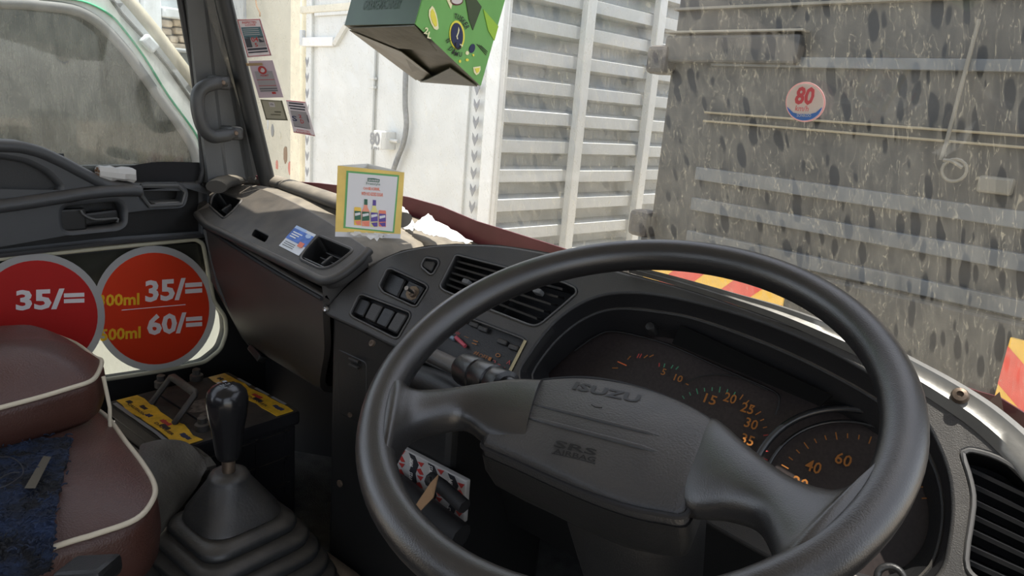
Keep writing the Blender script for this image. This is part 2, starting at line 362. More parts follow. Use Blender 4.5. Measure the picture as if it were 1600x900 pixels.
# --- left windscreen pillar with trim ridges
def pil(px, x): return onX(px, x)
pl_rows = []
for y in (285, 230, 160, 90, 20, -60, -160):
    t = (285-y)/285
    L = lambda x, X: onX((x, y), X)
    a = 300-14*t if t < .25 else 303-28*t
    xs = [(lerp(318,284,t), -1.405), (lerp(326,292,t), -1.385), (lerp(352,318,t), -1.375), (lerp(357,323,t), -1.378), (lerp(385,334,t), -1.37), (lerp(391,341,t), -1.372), (lerp(398,346,t), -1.362), (lerp(412,349,t), -1.36), (lerp(428,362,t), -1.365)]
    pl_rows.append([L(*q) for q in xs])
pillar = tag(empty('trim_1', onX((370,280), -1.37)), 'grey left windscreen pillar', kind='structure')
sheet('pillar_trim', pl_rows, M_pillar, pillar, thick=-.02, sharp=25)
tube('pillar_seal', [onX((lerp(418,349,t), 285-285*t), -1.335) for t in (-.05,.25,.5,.75,1,1.3,1.6)], .0165, M_seal, pillar, n=10)
tube('door_seal', [onX(p, -1.40) for p in ((302,290),(313,284),(317,265),(315,230),(311,180),(300,100),(290,50),(281,0),(270,-60))], .006, M_rubber, pillar, n=8)
# --- assist handle on the pillar
gh = thing('grab_handle', 'dark grey plastic assist handle bolted to the left windscreen pillar', 'handle', onX((350,210), -1.36))
tube('grip', smooth([onX(p, -1.31) for p in ((352,127),(332,131),(316,138),(309,150),(309,168),(313,188),(320,204),(332,213),(348,212),(368,208))], 5), lambda t: .0125 if .06 < t < .94 else .010, mat('handle_grey', (.05,.052,.053), .4, bump=.2, bscale=700), gh, n=12)
for p in ((347,129), (367,208)):
    q = onX(p, -1.335)
    fr = frame(q, (0,1,0), (0,0,1))
    o = box('mount', frame(q-V((.012,0,0)), (0,1,0), (0,0,1)), (.026,.026,.05), mat('handle_grey', (.05,.052,.053)), gh, .006)
    fr = frame(onX(p, -1.305), (0,1,0), (0,0,1)); lathe('bolt', fr, [(.0045,.0), (.0055,.003), (.0035,.006), (.001,.006)], M_steel, o, 10)

# --- passenger door: card with arm bulge and pockets, upper glass, lower glass
door = tag(empty('door_1', V((-1.42,.4,-.85))), 'grey passenger door with dusty window and a lower glass pane', kind='structure')
XD = -1.385
frD = frame(V((XD,0,0)), (0,1,0), (0,0,1))
card = [onX(p, XD) for p in ((-260,236),(-160,222),(-80,217),(0,218),(30,220),(60,227),(90,240),(120,257),(150,274),(172,283),(200,286),(260,287),(312,286),(330,300),(330,372),(200,382),(0,405),(-260,440))]
h1 = roundpoly([onX(p, XD) for p in ((-200,248),(0,248),(42,255),(75,272),(93,292),(90,299),(0,303),(-200,312))], .012)
h2 = roundpoly([onX(p, XD) for p in ((-150,318),(0,304),(90,305),(70,310),(0,316),(-150,330))], .003)
h3 = roundpoly([onX(p, XD) for p in ((99,325),(185,316),(193,326),(192,348),(184,353),(102,361))], .012)
h4 = roundpoly([onX(p, XD) for p in ((222,292),(278,291),(288,300),(284,318),(234,320),(222,306))], .008)
plate('door_card', card, [h1, h2, h3, h4], frD, .035, .009, M_door, door)
box('pocket_back', V((XD-.045,.3,-.285)), (.012,1.2,.23), M_black, door)
sheet('arch_panel', [[onX((x, y), XD-.018) for x in (-200,0,60,100)] for y in (240,275,310)], mat('arch_panel_grey', (.024,.025,.026), .6, bump=.3, bscale=500), door, .004)
# belt roll: the door top is a soft rounded ledge
tube('ledge', smooth([onX(p, XD+.004) for p in ((-160,338),(0,322),(90,309),(150,300),(200,297),(218,298))], 5), .014, M_door, door, n=10, flat=.8)
tube('arch_roll', smooth([onX(p, XD-.004) for p in ((-160,232),(0,228),(50,234),(90,250),(130,271),(165,288),(205,295))], 5), .013, M_door, door, n=10, flat=.8)
tube('pocket_rim', [onX(p, XD+.002) for p in ((222,290),(278,290),(290,300),(284,319),(234,322),(222,306))], .004, M_pillar, door, n=6, closed=True)
box('pocket_tray', frame(onX((256,316), XD-.03), (0,1,0), (0,0,1)), (.058,.008,.05), mat('pale_dust', (.25,.24,.22), .8), door, .002)
hd = box('inner_handle', frame(onX((150,340), XD-.012), (0,1,.07), (0,0,1)), (.074,.024,.014), M_black, door, .005)
tube('handle_lip', smooth([onX(p, XD+.001) for p in ((126,328),(132,336),(150,343),(182,341),(183,347))], 3), .0022, M_pillar, hd, n=6)
lathe('screw', frame(onX((163,331), XD-.02), (0,1,0), (0,0,1)), [(.006,0),(.005,.003),(.001,.003)], M_steel, hd, 10)
box('handle_backing', frame(onX((112,343), XD-.01), (0,1,0), (0,0,1)), (.045,.04,.014), M_black, door, .004)
# upper pane
Mgl = dirty_glass('dusty_side_glass', .11, .25, .08, tint=(.96,.98,.97), dustcol=(.55,.54,.46), su=.7)
up = [onX(p, -1.418) for p in ((-260,300),(-260,-260),(265,-260),(281,0),(290,50),(300,100),(311,180),(315,230),(318,290),(200,300))]
plate('window_pane', up, [], frame(V((-1.418,0,0)), (0,1,0), (0,0,1)), .004, .0005, Mgl, door)
bk = smooth([onX(p, -1.41) for p in ((135,280),(160,264),(190,262),(215,257),(245,253),(280,253),(314,254))], 4)
mesh('window_film', bk+[onX((316,290), -1.41), onX((135,290), -1.41)], [tuple(range(len(bk)+2))], mat('black_felt', (.012,.012,.014), .9), door, None)
# lower pane
lowo = [onX(p, -1.40) for p in ((-260,432),(-200,418),(0,405),(150,392),(260,380),(330,372),(420,380),(460,640),(330,640),(0,680),(-260,700))]
lowh = roundpoly([onX(p, -1.40) for p in ((-250,445),(0,404),(150,389),(262,378),(306,374),(317,380),(334,470),(352,495),(354,520),(345,546),(320,566),(250,580),(171,592),(0,612),(-250,640))], .012)
plate('lower_panel', lowo, [lowh], frame(V((-1.40,0,0)), (0,1,0), (0,0,1)), .03, .004, M_black, door)
tube('pane_seal', lowh, .0045, mat('pale_seal', (.42,.40,.30), .5), door, n=8, closed=True)
plate('lower_pane', lowh, [], frame(V((-1.412,0,0)), (0,1,0), (0,0,1)), .004, .0005, dirty_glass('clear_side_glass', .06, .1, .05, tint=(.92,.94,.9)), door)
# price discs stuck on the lower glass
M_sred, M_sredd, M_sgrey, M_swh, M_syel = film('red_film', (.88,.09,.03), .6), film('deep_red_film', (.74,.045,.04), .6), film('grey_film', (.52,.52,.52), .45), film('white_film', (.84,.84,.84), .3), film('yellow_film', (.90,.55,.03), .3)
def price_disc(label, c, rx, ry, lines, xp, red, grey):
    t = thing('price_sticker', label, 'sticker', onX((c[0], c[1]+ry), xp), 'red price discs on the lower door glass')
    E = lambda px, h=0: onX(px, xp) + V((h,0,0))
    def disc(nm, k, m, h):
        n = 56; pts = [E((c[0]+rx*k*math.cos(2*math.pi*i/n), c[1]+ry*k*math.sin(2*math.pi*i/n)), h) for i in range(n)]
        vs = pts+[p-V((.0004,0,0)) for p in pts]
        return mesh(nm, vs, [tuple(range(n)), tuple(range(n,2*n))[::-1]]+[(i,i+n,(i+1)%n+n,(i+1)%n) for i in range(n)], m, t, None)
    disc('border', 1.0, grey, 0); disc('red_disc', .89, red, .0012)
    for nm, s, x0, y0, x1, y1, sk, mm, b in lines:
        mapped_text(nm, s, lambda u, v: E((x0+(x1-x0)*u, y1+(y0-y1)*v+sk*u), .0024), mm, t, b)
    return t
a = price_disc('round red price sticker reading 300ml 35/= and 500ml 60/=', (241,482), 96, 98,
    [('lettering','35/=',226,438,315,472,-6,M_swh,.035), ('lettering','60/=',229,491,315,524,-6,M_swh,.035), ('lettering','300ml',152,460,217,479,-3,M_syel,.03), ('lettering','500ml',156,514,219,533,-5,M_syel,.03)], -1.399, M_sred, M_sgrey)
mesh('divider', [onX(p, -1.3965) for p in ((190,484),(290,475.3),(290,476.5),(190,485.2))], [(0,1,2,3)], M_swh, a, None)
price_disc('round red price sticker half hidden behind the far brown seat', (58,494), 106, 98,
    [('lettering','35/=',24,453,131,485,-4,M_swh,.035)], -1.392, M_sredd, M_sgrey)
# rolled paper on the ledge
rp = thing('paper_roll', 'small crumpled white paper bundle on the passenger door ledge', 'paper', onX((182,284), XD))
fr = frame(onX((181,271), XD-.005), (0,1,-.12), (0,0,1))
rows = []
for k in range(7):
    x = -.03+.01*k; rows.append([fr @ V((x+rnd(-.002,.002), (.0125+rnd(-.002,.004))*math.cos(2*math.pi*i/9), (.0125+rnd(-.0015,.0035))*math.sin(2*math.pi*i/9))) for i in range(9)])
loft('wrapping', rows, mat('wrap_white', (.55,.54,.52), .8), rp, sharp=12)
for k in range(5):
    q = fr @ V((-.031, .006*math.cos(k*1.25), .006*math.sin(k*1.25)+.001)); tube('stick', [q, q+V((.0,-.003,0))], .0028, mat('brown_tip', (.16,.09,.05), .8), rp, n=6)

# ================================================================== DASHBOARD
PH = math.radians(35); FP0 = V((-.87,.66,-.33)); FN = V((0,-math.cos(PH),math.sin(PH))); FU = V((0,math.sin(PH),math.cos(PH)))
frF = frame(FP0, (1,0,0), FU)
def onF(px, h=0): return onP(px, FP0+FN*h, FN)
dash = thing('dashboard', 'dark grey dusty truck dashboard with instrument hood, vents and glove box', 'dashboard', V((-.6,.7,-.5)))
A_ = onY((320,338), .715); B_ = onY((505,428), .66); C_ = onZ((345,297), -.222)
PN = (B_-A_).cross(C_-A_).normalized(); PN = PN if PN.z > 0 else -PN
frP = frame(A_, B_-A_, PN.cross(B_-A_))
def onS(px, h=0): return onP(px, A_+PN*h, PN)
# passenger top panel with two vent openings, a slot and the lip
po = smooth([onS(p) for p in ((307,332),(312,313),(325,297),(343,288),(395,291),(450,311),(507,342),(549,370),(575,390),(560,408),(533,429),(507,437),(480,428),(440,408),(390,384),(350,364),(322,350))], 4, True)
hv1 = roundpoly([onS(p) for p in ((328,323),(332,308),(342,299),(379,313),(364,330),(350,342))], .008)
hv2 = roundpoly([onS(p) for p in ((468,405),(477,391),(498,368),(553,391),(529,410),(513,419),(500,420))], .01)
hs = roundpoly([onS(p) for p in ((393,367),(398,358),(419,369),(414,378))], .005)
plate('passenger_panel', po, [hv1, hv2, hs], frP, .02, .0025, M_plastic, dash)
for nm, hh in (('corner_vent', hv1), ('side_vent', hv2), ('grab_slot', hs)):
    hb = [p-PN*.03 for p in hh]
    v_ = loft(nm, [hh, [lerp(p, sum(hb, V())/len(hb), .08) for p in hb]], M_black, dash, caps=False)
    n_ = len(hb); c_ = sum(hb, V())/n_
    mesh('backing', hb, [tuple(range(n_))], M_deep, v_, None)
    if nm == 'grab_slot': continue
    tube('rim', hh, .0028, M_plastic, v_, n=6, closed=True)
    ax = (B_-A_).normalized(); ay = PN.cross(ax).normalized()
    wid = .022 if nm == 'corner_vent' else .03
    for s_ in (-.5,.5,1.4) if nm == 'side_vent' else (-.4,.4):
        box('slat', frame(c_+PN*.012+ay*(s_*.014-.004), ax, PN), (wid*1.7,.012,.002), M_black, v_, .0005)
    box('tab', frame(c_+PN*.016+ax*.004, ay, PN), (.022,.016,.006), M_fascia, v_, .002)
sv = bpy.data.objects['side_vent']
tube('guide', [onS((474,403),-.004), onS((509,419),-.004)], .0014, M_pillar, sv, n=6)
# lip under the panel
tube('lip', smooth([onS(p, -.004) for p in ((308,335),(322,351),(350,365),(400,389),(450,413),(485,430),(507,439),(533,430),(560,409),(577,391))], 5), .0075, M_plastic, dash, n=10)
# top deck out to the glass
top = [((327,299),0,-1.40), ((343,290),0,-1.36), ((396,293),0,-1.24), ((450,313),0,-1.13), ((507,344),0,-1.02), ((548,372),0,-.94), ((573,391),0,-.9), ((576,416),1,-.87), ((599,403),1,-.83), ((628,391),1,-.78), ((668,383.5),1,-.72), ((713,380.5),1,-.66),
       ((780,382.5),1,-.58), ((840,391),1,-.5), ((905,404),1,-.43), ((973,424),1,-.37), ((1080,453),1,-.28), ((1200,494),1,-.19), ((1311,534),1,-.115), ((1400,582),1,-.06), ((1440,606),1,-.03), ((1520,652),1,.02), ((1600,728),1,.06), ((1680,820),1,.10)]
drows = []
for px, k, gx in top:
    f = onF(px, -.002) if k else onS(px, -.002)
    zb_ = lerp(-.222, -.305, min(1, max(0, (gx+1.08)/.36))); b = V((gx, gy(gx, zb_)+.002, zb_)); e_ = min(1, max(0, (-.7-gx)/.2))
    up_ = FU if k else V((0,.3,.6))
    m1 = f + (b-f)*.10 + V((0,0,.001+.005*e_)); m2 = f+(b-f)*.35+V((0,0,.006*e_)); m3 = f+(b-f)*.7+V((0,0,.004*e_))
    drows.append([f-V((0,0,.012)), f, m1, m2, m3, b])
sheet('top_deck', [list(r) for r in zip(*drows)][::-1], M_dusty, dash, thick=.004, sharp=60)
# shoulder between panel and binnacle
sa = smooth([onS(p, -.004) for p in ((500,440),(530,432),(558,411),(577,391))], 4); sb = smooth([onF(p, -.003) for p in ((507,487),(538,449),(565,426),(574,417))], 4)
sheet('shoulder', [[lerp(a_, b_, t)+V((0,0,.012*math.sin(t*math.pi))) for a_, b_ in zip(sa, sb)] for t in (0,.2,.4,.6,.8,1)], M_plastic, dash, .006, 60)
# raised rail along the foot of the glass on the passenger side
rail = smooth([onZ((338,292), -.205), onZ((352,284), -.20), onZ((385,279), -.197), onZ((430,284), -.197), onZ((490,303), -.197), onZ((560,326), -.198), onZ((630,344), -.20)], 5)
tube('deck_rail', rail, .021, M_dusty, dash, n=12, flat=.62)
# glove box door and the end of the dash
g_rows = []
for i in range(9):
    t = i/8
    a_ = onY((lerp(322,505,t), lerp(358,470,t)+3*math.sin(t*3.1)), lerp(.712,.655,t))
    c_ = onY((lerp(398,506,t), lerp(545,612,t)), lerp(.79,.735,t))
    b_ = onY((lerp(345,507,t), lerp(452,545,t)), lerp(.722,.668,t))
    d_ = c_+V((0,.12,-.015))
    g_rows.append(smooth([a_+V((0,.02,.006)), a_, b_, c_, d_], 5))
sheet('glove_box_door', g_rows, M_glove, dash, -.012, 50)
tube('glove_seam', [r[5]+V((0,-.003,.004)) for r in g_rows], .0035, M_deep, dash, n=6)
e_rows = []
for px, y in (((322,358),.712), ((345,452),.722), ((398,545),.79)):
    p = onY(px, y); e_rows.append([p, V((-1.372, p.y+.02, p.z)), V((-1.372, p.y+.3, p.z))])
sheet('end_cap', e_rows, M_plastic, dash, .006)
sheet('end_cap', [[onS((308,334),-.006), onS((320,352),-.006), onY((322,358), .712)], [V((-1.374,.74,-.24)), V((-1.374,.745,-.265)), V((-1.374,.75,-.30))]], M_plastic, dash, .006)
box('inner_body', V((-1.0,.93,-.40)), (.76,.22,.22), M_deep, dash)
lw = box('glove_latch', frame(onY((402,552), .775), (.98,-.1,-.3), (0,.5,1)), (.05,.016,.02), M_black, dash, .004)
# ------- driver fascia plate with openings
fo = [(506,489),(512,478),(525,463),(540,447),(567,425),(599,404),(628,392),(668,384),(713,381),(780,383),(840,392),(905,405),(973,425),(1080,454),(1200,495),(1311,535),(1400,583),(1440,607),(1520,653),(1600,730),(1680,820),(1640,960),(1560,1000),(1463,1000),(1400,980),(1250,900),(1000,760),(800,640),(660,565),(560,515)]
sw1 = [(592,446),(604,421),(612,420),(664,444),(669,449),(651,478),(645,478),(598,456)]
sw2 = [(547,489),(560,462),(566,460),(640,488),(641,495),(622,528),(616,528),(551,495)]
btn = [(657,416),(664,402),(684,406),(686,412),(677,428),(672,429)]
vh = [(687,447),(711,400),(716,399),(790,418),(880,441),(899,450),(901,458),(878,478),(846,505),(836,509),(826,507),(759,481),(692,453)]
hp = [(704,487),(712,489),(817,529),(821,534),(792,590),(784,592),(670,541),(668,534)]
clh = [(812,588),(829,552),(861,510),(897,481),(936,464),(976,459),(1024,462),(1080,473),(1150,492),(1225,519),(1300,553),(1360,588),(1430,640),(1472,715),(1485,780),(1480,845),(1463,896),(1400,930),(1250,860),(1100,780),(960,700),(850,630)]
rvh = [(1505,712),(1508,706),(1521,704),(1560,716),(1600,743),(1650,800),(1650,930),(1560,920),(1524,902),(1510,874),(1521,791),(1517,752)]
PF = lambda L, h=0, r=0: roundpoly([onF(p, h) for p in L], r) if r else [onF(p, h) for p in L]
H = {'switch_bay': PF(sw1, 0, .004), 'switch_bay_lower': PF(sw2, 0, .004), 'blank_button': PF(btn, 0, .006), 'centre_vent': PF(vh, 0, .006), 'heater_panel': PF(hp, 0, .004),
     'instrument_cluster': smooth(PF(clh), 4, True), 'corner_vent': smooth(PF(rvh), 3, True)}
plate('fascia', smooth(PF(fo), 4, True), list(H.values()), frF, .018, .0035, M_fascia, dash, 45)
def pocket(name, loop, depth, m, shrink=.0, back=M_deep):
    c_ = sum(loop, V())/len(loop); lb = [lerp(p, c_, shrink)-FN*depth for p in loop]
    o = loft(name, [[p-FN*.004 for p in loop], lb], m, dash, caps=False)
    mesh('backing', lb, [tuple(range(len(lb)))], back, o, None); return o
M_worn = mat('worn_plastic_edge', (.085,.083,.08), .45)
def rim_of(o, loop, r=.0013, m=M_worn): return tube('rim', [p+FN*.0003 for p in loop], r, m, o, n=6, closed=True)
# switches
def qf(pts, h): return [onF(p, h) for p in pts]
o1 = pocket('switch_bay', H['switch_bay'], .016, M_black); rim_of(o1, H['switch_bay'])
o2 = pocket('switch_bay', H['switch_bay_lower'], .016, M_black); rim_of(o2, H['switch_bay_lower'])
def rocker(par, quad, h=-.004, m=M_black):
    c = sum((V((*p,0)) for p in quad), V())/4
    loop = roundpoly([onF(p, h) for p in quad], .003); back = [p-FN*.012 for p in loop]; c3 = sum(loop, V())/len(loop)
    return loft('switch', [back, loop, [lerp(p, c3, .12)+FN*.0018 for p in loop]], m, par, sharp=30)
rocker(o1, [(607,424),(635,437),(622,466),(597,454)], -.010)
tg = rocker(o1, [(640,438),(664,449),(648,475),(624,465)], -.004)
lathe('toggle_plate', frame(onF((645,458), -.001), (1,.3,0), FU), [(.011,0),(.011,.001),(.001,.001)], mat('tarnished_brass', (.20,.15,.10), .5, metal=.6, var=.4, vscale=90), tg, 9)
lathe('toggle_nut', frame(onF((646,459), .0), (1,0,0), FU), [(.006,0),(.006,.004),(.0035,.006),(.0035,.008)], M_steel, tg, 8)
tube('toggle_lever', [onF((646,458), .007), onF((638,452), .020), onF((635,450), .026)], lambda t: .0018+.0016*t, M_chrome, tg, n=8)
for k in range(4):
    q = lambda t, e: V((lerp(lerp(563,641,t), lerp(550,620,t), e), lerp(lerp(463,491,t), lerp(490,525,t), e)))
    t0, t1 = k/4+.02, (k+1)/4-.025
    rocker(o2, [q(t0,.08), q(t1,.08), q(t1,.92), q(t0,.92)], -.003 if k else -.007, M_fascia if k % 2 else M_black)
o3 = pocket('blank_button', H['blank_button'], .006, M_black); rim_of(o3, H['blank_button'], .0013); rocker(o3, [(663,408),(681,410),(674,425),(660,416)], -.003, M_fascia)
# centre vent: slats, divider, thumb tabs
cv = pocket('centre_vent', H['centre_vent'], .04, M_black); rim_of(cv, H['centre_vent'], .0012)
def vp(s, t, h): return onF((lerp(lerp(711,895,s), lerp(690,835,s), t), lerp(lerp(401,447,s), lerp(449,508,s), t)), h)
for half in ((.03,.47), (.53,.97)):
    for k in range(5):
        t = .12+.185*k; a_, b_ = vp(half[0], t, -.006), vp(half[1]-.02*(k < 1), t, -.006)
        d = (FU*.35-FN).normalized()*.016; nn = FN*.0009+FU*.0012
        vs = [a_+nn, b_+nn, b_+d+nn, a_+d+nn, a_-nn, b_-nn, b_+d-nn, a_+d-nn]
        mesh('slat', vs, [(0,1,2,3),(7,6,5,4),(0,4,5,1),(1,5,6,2),(2,6,7,3),(3,7,4,0)], mat('slat_plastic', (.018,.018,.018), .4), cv)
dv = [vp(.485,.02,-.003), vp(.515,.02,-.003), vp(.515,.98,-.003), vp(.485,.98,-.003)]
mesh('divider', dv+[p-FN*.03 for p in dv], [(0,1,2,3),(7,6,5,4),(0,4,5,1),(1,5,6,2),(2,6,7,3),(3,7,4,0)], M_fascia, cv)
for s_, t_ in ((.2,.62), (.80,.32)):
    box('tab', frame(vp(s_, t_, .002), (1,0,0), FU), (.012,.007,.012), M_pillar, cv, .002)
# heater and radio panel
hpn = pocket('heater_panel', H['heater_panel'], .010, M_black, 0, M_black)
rim_of(hpn, H['heater_panel'], .0012)
tube('gold_edge', [onF((821,532), .001), onF((791,591), .001)], .0022, mat('gold_trim', (.30,.25,.14), .4, metal=.5), hpn, n=6)
for p in ((728,501),(742,508),(756,515),(786,535),(804,544)):
    box('button', frame(onF(p, -.008), (1,0,0), FU), (.017,.007,.008), M_fascia, hpn, .002)
for s, p, m_, sz in (('*',(715,521),M_redp,9),('~',(729,526),M_orange,9),('=',(742,535),M_orange,9),('#',(744,552),M_orange,9),('OFF',(755,557),M_orange,16),('1',(765,561),M_orange,5),('2',(772,566),M_redp,6),('3',(779,572),M_redp,6),('4',(786,576),M_redp,6),('o',(778,555),M_orange,9),('^',(795,566),M_redp,6)):
    c0 = onF(p, -.0085); w = sz*.00048
    mapped_text('marking', s, lambda u, v: c0+V(((u-.5)*w*2,0,0))+FU*((v-.5)*.0055), m_, hpn)
tube('slider', [onF((712,527), -.006), onF((727,541), -.006)], .0028, mat('pink_slider', (.45,.07,.10), .4), hpn, n=8)
tube('slider', [onF((697,522), -.006), onF((710,530), -.006)], .003, mat('grey_blue_slider', (.16,.22,.28), .4), hpn, n=8)
# tray fronts under the heater panel
for y0, y1, m_ in ((.60,.64,M_plastic), (.615,.65,M_black)):
    pass
tube('ashtray_lip', [onY((655,546), .625), onY((718,576), .61), onY((760,600),.60)], .013, M_plastic, dash, n=10, flat=.7)
tube('tray_roll', [onY((632,580), .65), onY((700,606), .635), onY((760,640),.62)], .018, M_black, dash, n=10)
# screws
for p in ((510,483), (582,537)):
    s_ = lathe('screw', frame(onF(p, .0005), (1,0,0), FU), [(.0055,0),(.005,.003),(.002,.0042),(.0005,.003)], M_chrome if p[0] < 550 else M_steel, dash, 10)
# ------- lower console left of the column, with fuse flap and slots
XC = -.872
lc = box('lower_console', V((-.738,.79,-.585)), (.272,.25,.50), M_black, dash, .012)
frC = frame(V((0,.664,0)), (1,0,0), (0,0,1))
plate('fuse_flap', roundpoly([onY(p, .664) for p in ((528,545),(572,566),(572,668),(528,645))], .006), [], frC, .006, .002, M_black, lc)
for p in ((553,563),(553,572)): box('slot', frame(onY(p, .660), (1,0,0), (0,0,1)), (.022,.004,.005), M_fascia, lc, .001)
lathe('screw', frame(onY((548,648), .660), (1,0,0), (0,0,1)), [(.004,0),(.004,.003),(.001,.003)], M_steel, lc, 8)
lathe('screw', frame(onY((532,755), .660), (1,0,0), (0,0,1)), [(.006,0),(.006,.003),(.001,.003)], M_steel, lc, 8)
sheet('knee_panel', [[V((x, .735, -.40)), V((x,.76,-.5)), V((x,.82,-.64))] for x in (-.60,-.3,.0,.12)], M_black, dash, .01)
# ------- instrument cluster
lo = H['instrument_cluster']; cD = .072
inn = [(858,590),(866,575),(897,547),(927,526),(961,518),(1000,524),(1060,530),(1130,560),(1200,592),(1260,622),(1340,660),(1410,710),(1445,770),(1450,830),(1420,880),(1360,900),(1250,850),(1100,770),(960,690),(880,635)]
inn = smooth([onF(p, -cD) for p in inn], 4, True)
M_c = len(lo)
inn = [inn[int(i*len(inn)/M_c) % len(inn)] for i in range(M_c)]
# align start: nearest
def align(a, b):
    best = min(range(len(b)), key=lambda s: sum((a[i]-b[(i+s) % len(b)]).length for i in range(0, len(a), 4)))
    return [b[(i+best) % len(b)] for i in range(len(b))]
inn = align(lo, inn)
cl = loft('instrument_cluster', [[p-FN*.002 for p in lo], [lerp(p, q, .25)-FN*.010 for p, q in zip(lo, inn)], [lerp(p, q, .75) for p, q in zip(lo, inn)], inn], mat('cluster_surround', (.012,.012,.013), .55, bump=.2, bscale=600), dash, caps=False, sharp=60)
big = [lerp(p, sum(inn, V())/M_c, -.03)-FN*.004 for p in inn]
mesh('gauge_face', big, [tuple(range(M_c))], M_gauge, cl, None)
onC = lambda p, h=0: onF(p, -cD+.0005+h)
tube('hood_edge', [lerp(p, q, .30)-FN*.008 for p, q in zip(lo, inn)], .0022, M_plastic, cl, n=6, closed=True)
# long blank plate and knob under the hood
Q = Quad(onF((1066,508), -.04), onF((1302,618), -.04), onF((1283,635), -.048), onF((1052,537), -.048)); Q.panel('blank_plate', mat('matt_black', (.006,.006,.006), .8, spec=.05), cl, th=.004)
lathe('reset_knob', frame(onF((1021,517), -.05), (1,0,0), FU), [(.007,0),(.007,.012),(.005,.015),(.001,.0155)], M_black, cl, 14)
# tach window step and the speedometer rings
def ring(name, pts, r, m): return tube(name, smooth([onC(p, h) for p, h in pts], 5), r, m, cl, n=8)
ring('window_step', [((898,548),.004),((930,526),.004),((962,518),.004),((1040,537),.004),((1120,572),.004),((1180,598),.004),((1213,614),.004),((1218,628),.004),((1212,648),.004)], .0012, M_black)
ring('window_step', [((1066,600),.002),((1100,587),.002),((1150,588),.002),((1200,610),.002)], .0010, M_black)
cs = onC((1325,785)); e1 = V((1,0,0))
def circ(rad, h, d0=0, d1=360, n=64): return [cs+FN*h+e1*(rad*math.cos(math.radians(lerp(d0,d1,i/n))))+FU*(rad*math.sin(math.radians(lerp(d0,d1,i/n)))) for i in range(n)]
tube('dial_ring', circ(.093, .016), .0042, mat('gloss_black', (.010,.011,.013), .25), cl, n=8, closed=True)
tube('dial_ring', circ(.082, .006), .0020, mat('gloss_black', (.010,.011,.013), .25), cl, n=8, closed=True)
def numeral(s, px, hgt, m=M_orange, w=.62):
    c0 = onC(px, .0012); W_ = hgt*w*len(s)
    mapped_text('numeral', s, lambda u, v: c0+V(((u-.5)*W_,0,0))+FU*((v-.5)*hgt), m, cl, .012)
for s, p in (('15',(1110,624)),('20',(1141,622)),('25',(1168,638)),('30',(1174,662)),('35',(1168,687))): numeral(s, p, .0115)
for s, p in (('5',(1037,581)),('10',(1060,591))): numeral(s, p, .0085)
for s, p in (('20',(1250,755)),('40',(1271,729)),('60',(1318,718)),('80',(1367,742))): numeral(s, p, .0125)
def tick(p, ang, ln, w, m):
    c0 = onC(p, .0012); d = V((math.cos(ang),0,0))+FU*math.sin(ang); s_ = d.cross(FN)
    mesh('tick', [c0-d*ln/2-s_*w/2, c0+d*ln/2-s_*w/2, c0+d*ln/2+s_*w/2, c0-d*ln/2+s_*w/2], [(0,1,2,3)], m, cl, None)
M_grn = mat('green_print', (.05,.22,.12), .5)
tc_ = onC((1110,690))
for k in range(23):
    a_ = math.radians(150-k*8.2); p = tc_+V((math.cos(a_),0,0))*.062+FU*(math.sin(a_)*.062)
    m_ = M_grn if k < 9 else (M_orange if k < 15 else M_redp)
    d = V((math.cos(a_),0,0))+FU*math.sin(a_); s_ = d.cross(FN); ln = .007 if k % 3 == 0 else .0045; c0 = p+FN*.0012
    mesh('tick', [c0-d*ln/2-s_*.0006, c0+d*ln/2-s_*.0006, c0+d*ln/2+s_*.0006, c0-d*ln/2+s_*.0006], [(0,1,2,3)], m_, cl, None)
for k in range(17):
    a_ = math.radians(170-k*9); d = V((math.cos(a_),0,0))+FU*math.sin(a_); s_ = d.cross(FN); c0 = cs+d*.068+FN*.0012; ln = .008 if k % 3 == 0 else .005
    mesh('tick', [c0-d*ln/2-s_*.0006, c0+d*ln/2-s_*.0006, c0+d*ln/2+s_*.0006, c0-d*ln/2+s_*.0006], [(0,1,2,3)], M_orange, cl, None)
for px, a_, l_, m_ in (((972,568),-.1,.014,mat('needle_orange', (.75,.16,.04), .5)),((983,559),1.2,.006,M_orange),((997,556),1.5,.006,M_redp),((1001,556),1.5,.006,M_redp),((1009,557),1.0,.006,M_orange),((1018,556),.8,.006,M_orange),((961,575),.3,.008,M_orange),
                    ((1030,570),1.9,.005,M_redp),((1038,571),1.7,.005,M_grn),((1050,573),1.4,.005,M_grn),((1058,575),1.2,.005,M_grn),((1073,600),-.2,.005,M_orange)): tick(px, a_, l_, .0014, m_)
# right corner vent
rv = pocket('corner_vent', H['corner_vent'], .045, M_black, .04); rim_of(rv, H['corner_vent'], .0022)
for k in range(9):
    y = 740+k*24
    a_, b_ = onF((1517-(6 if y > 840 else 0), y-6), -.010), onF((1652, y+58), -.010); d = (FU*.3-FN).normalized()*.022; nn = FN*.0012+FU*.0016
    mesh('slat', [a_+nn, b_+nn, b_+d+nn, a_+d+nn, a_-nn, b_-nn, b_+d-nn, a_+d-nn], [(0,1,2,3),(7,6,5,4),(0,4,5,1),(1,5,6,2),(2,6,7,3),(3,7,4,0)], mat('vent_slat', (.022,.023,.025), .3), rv)
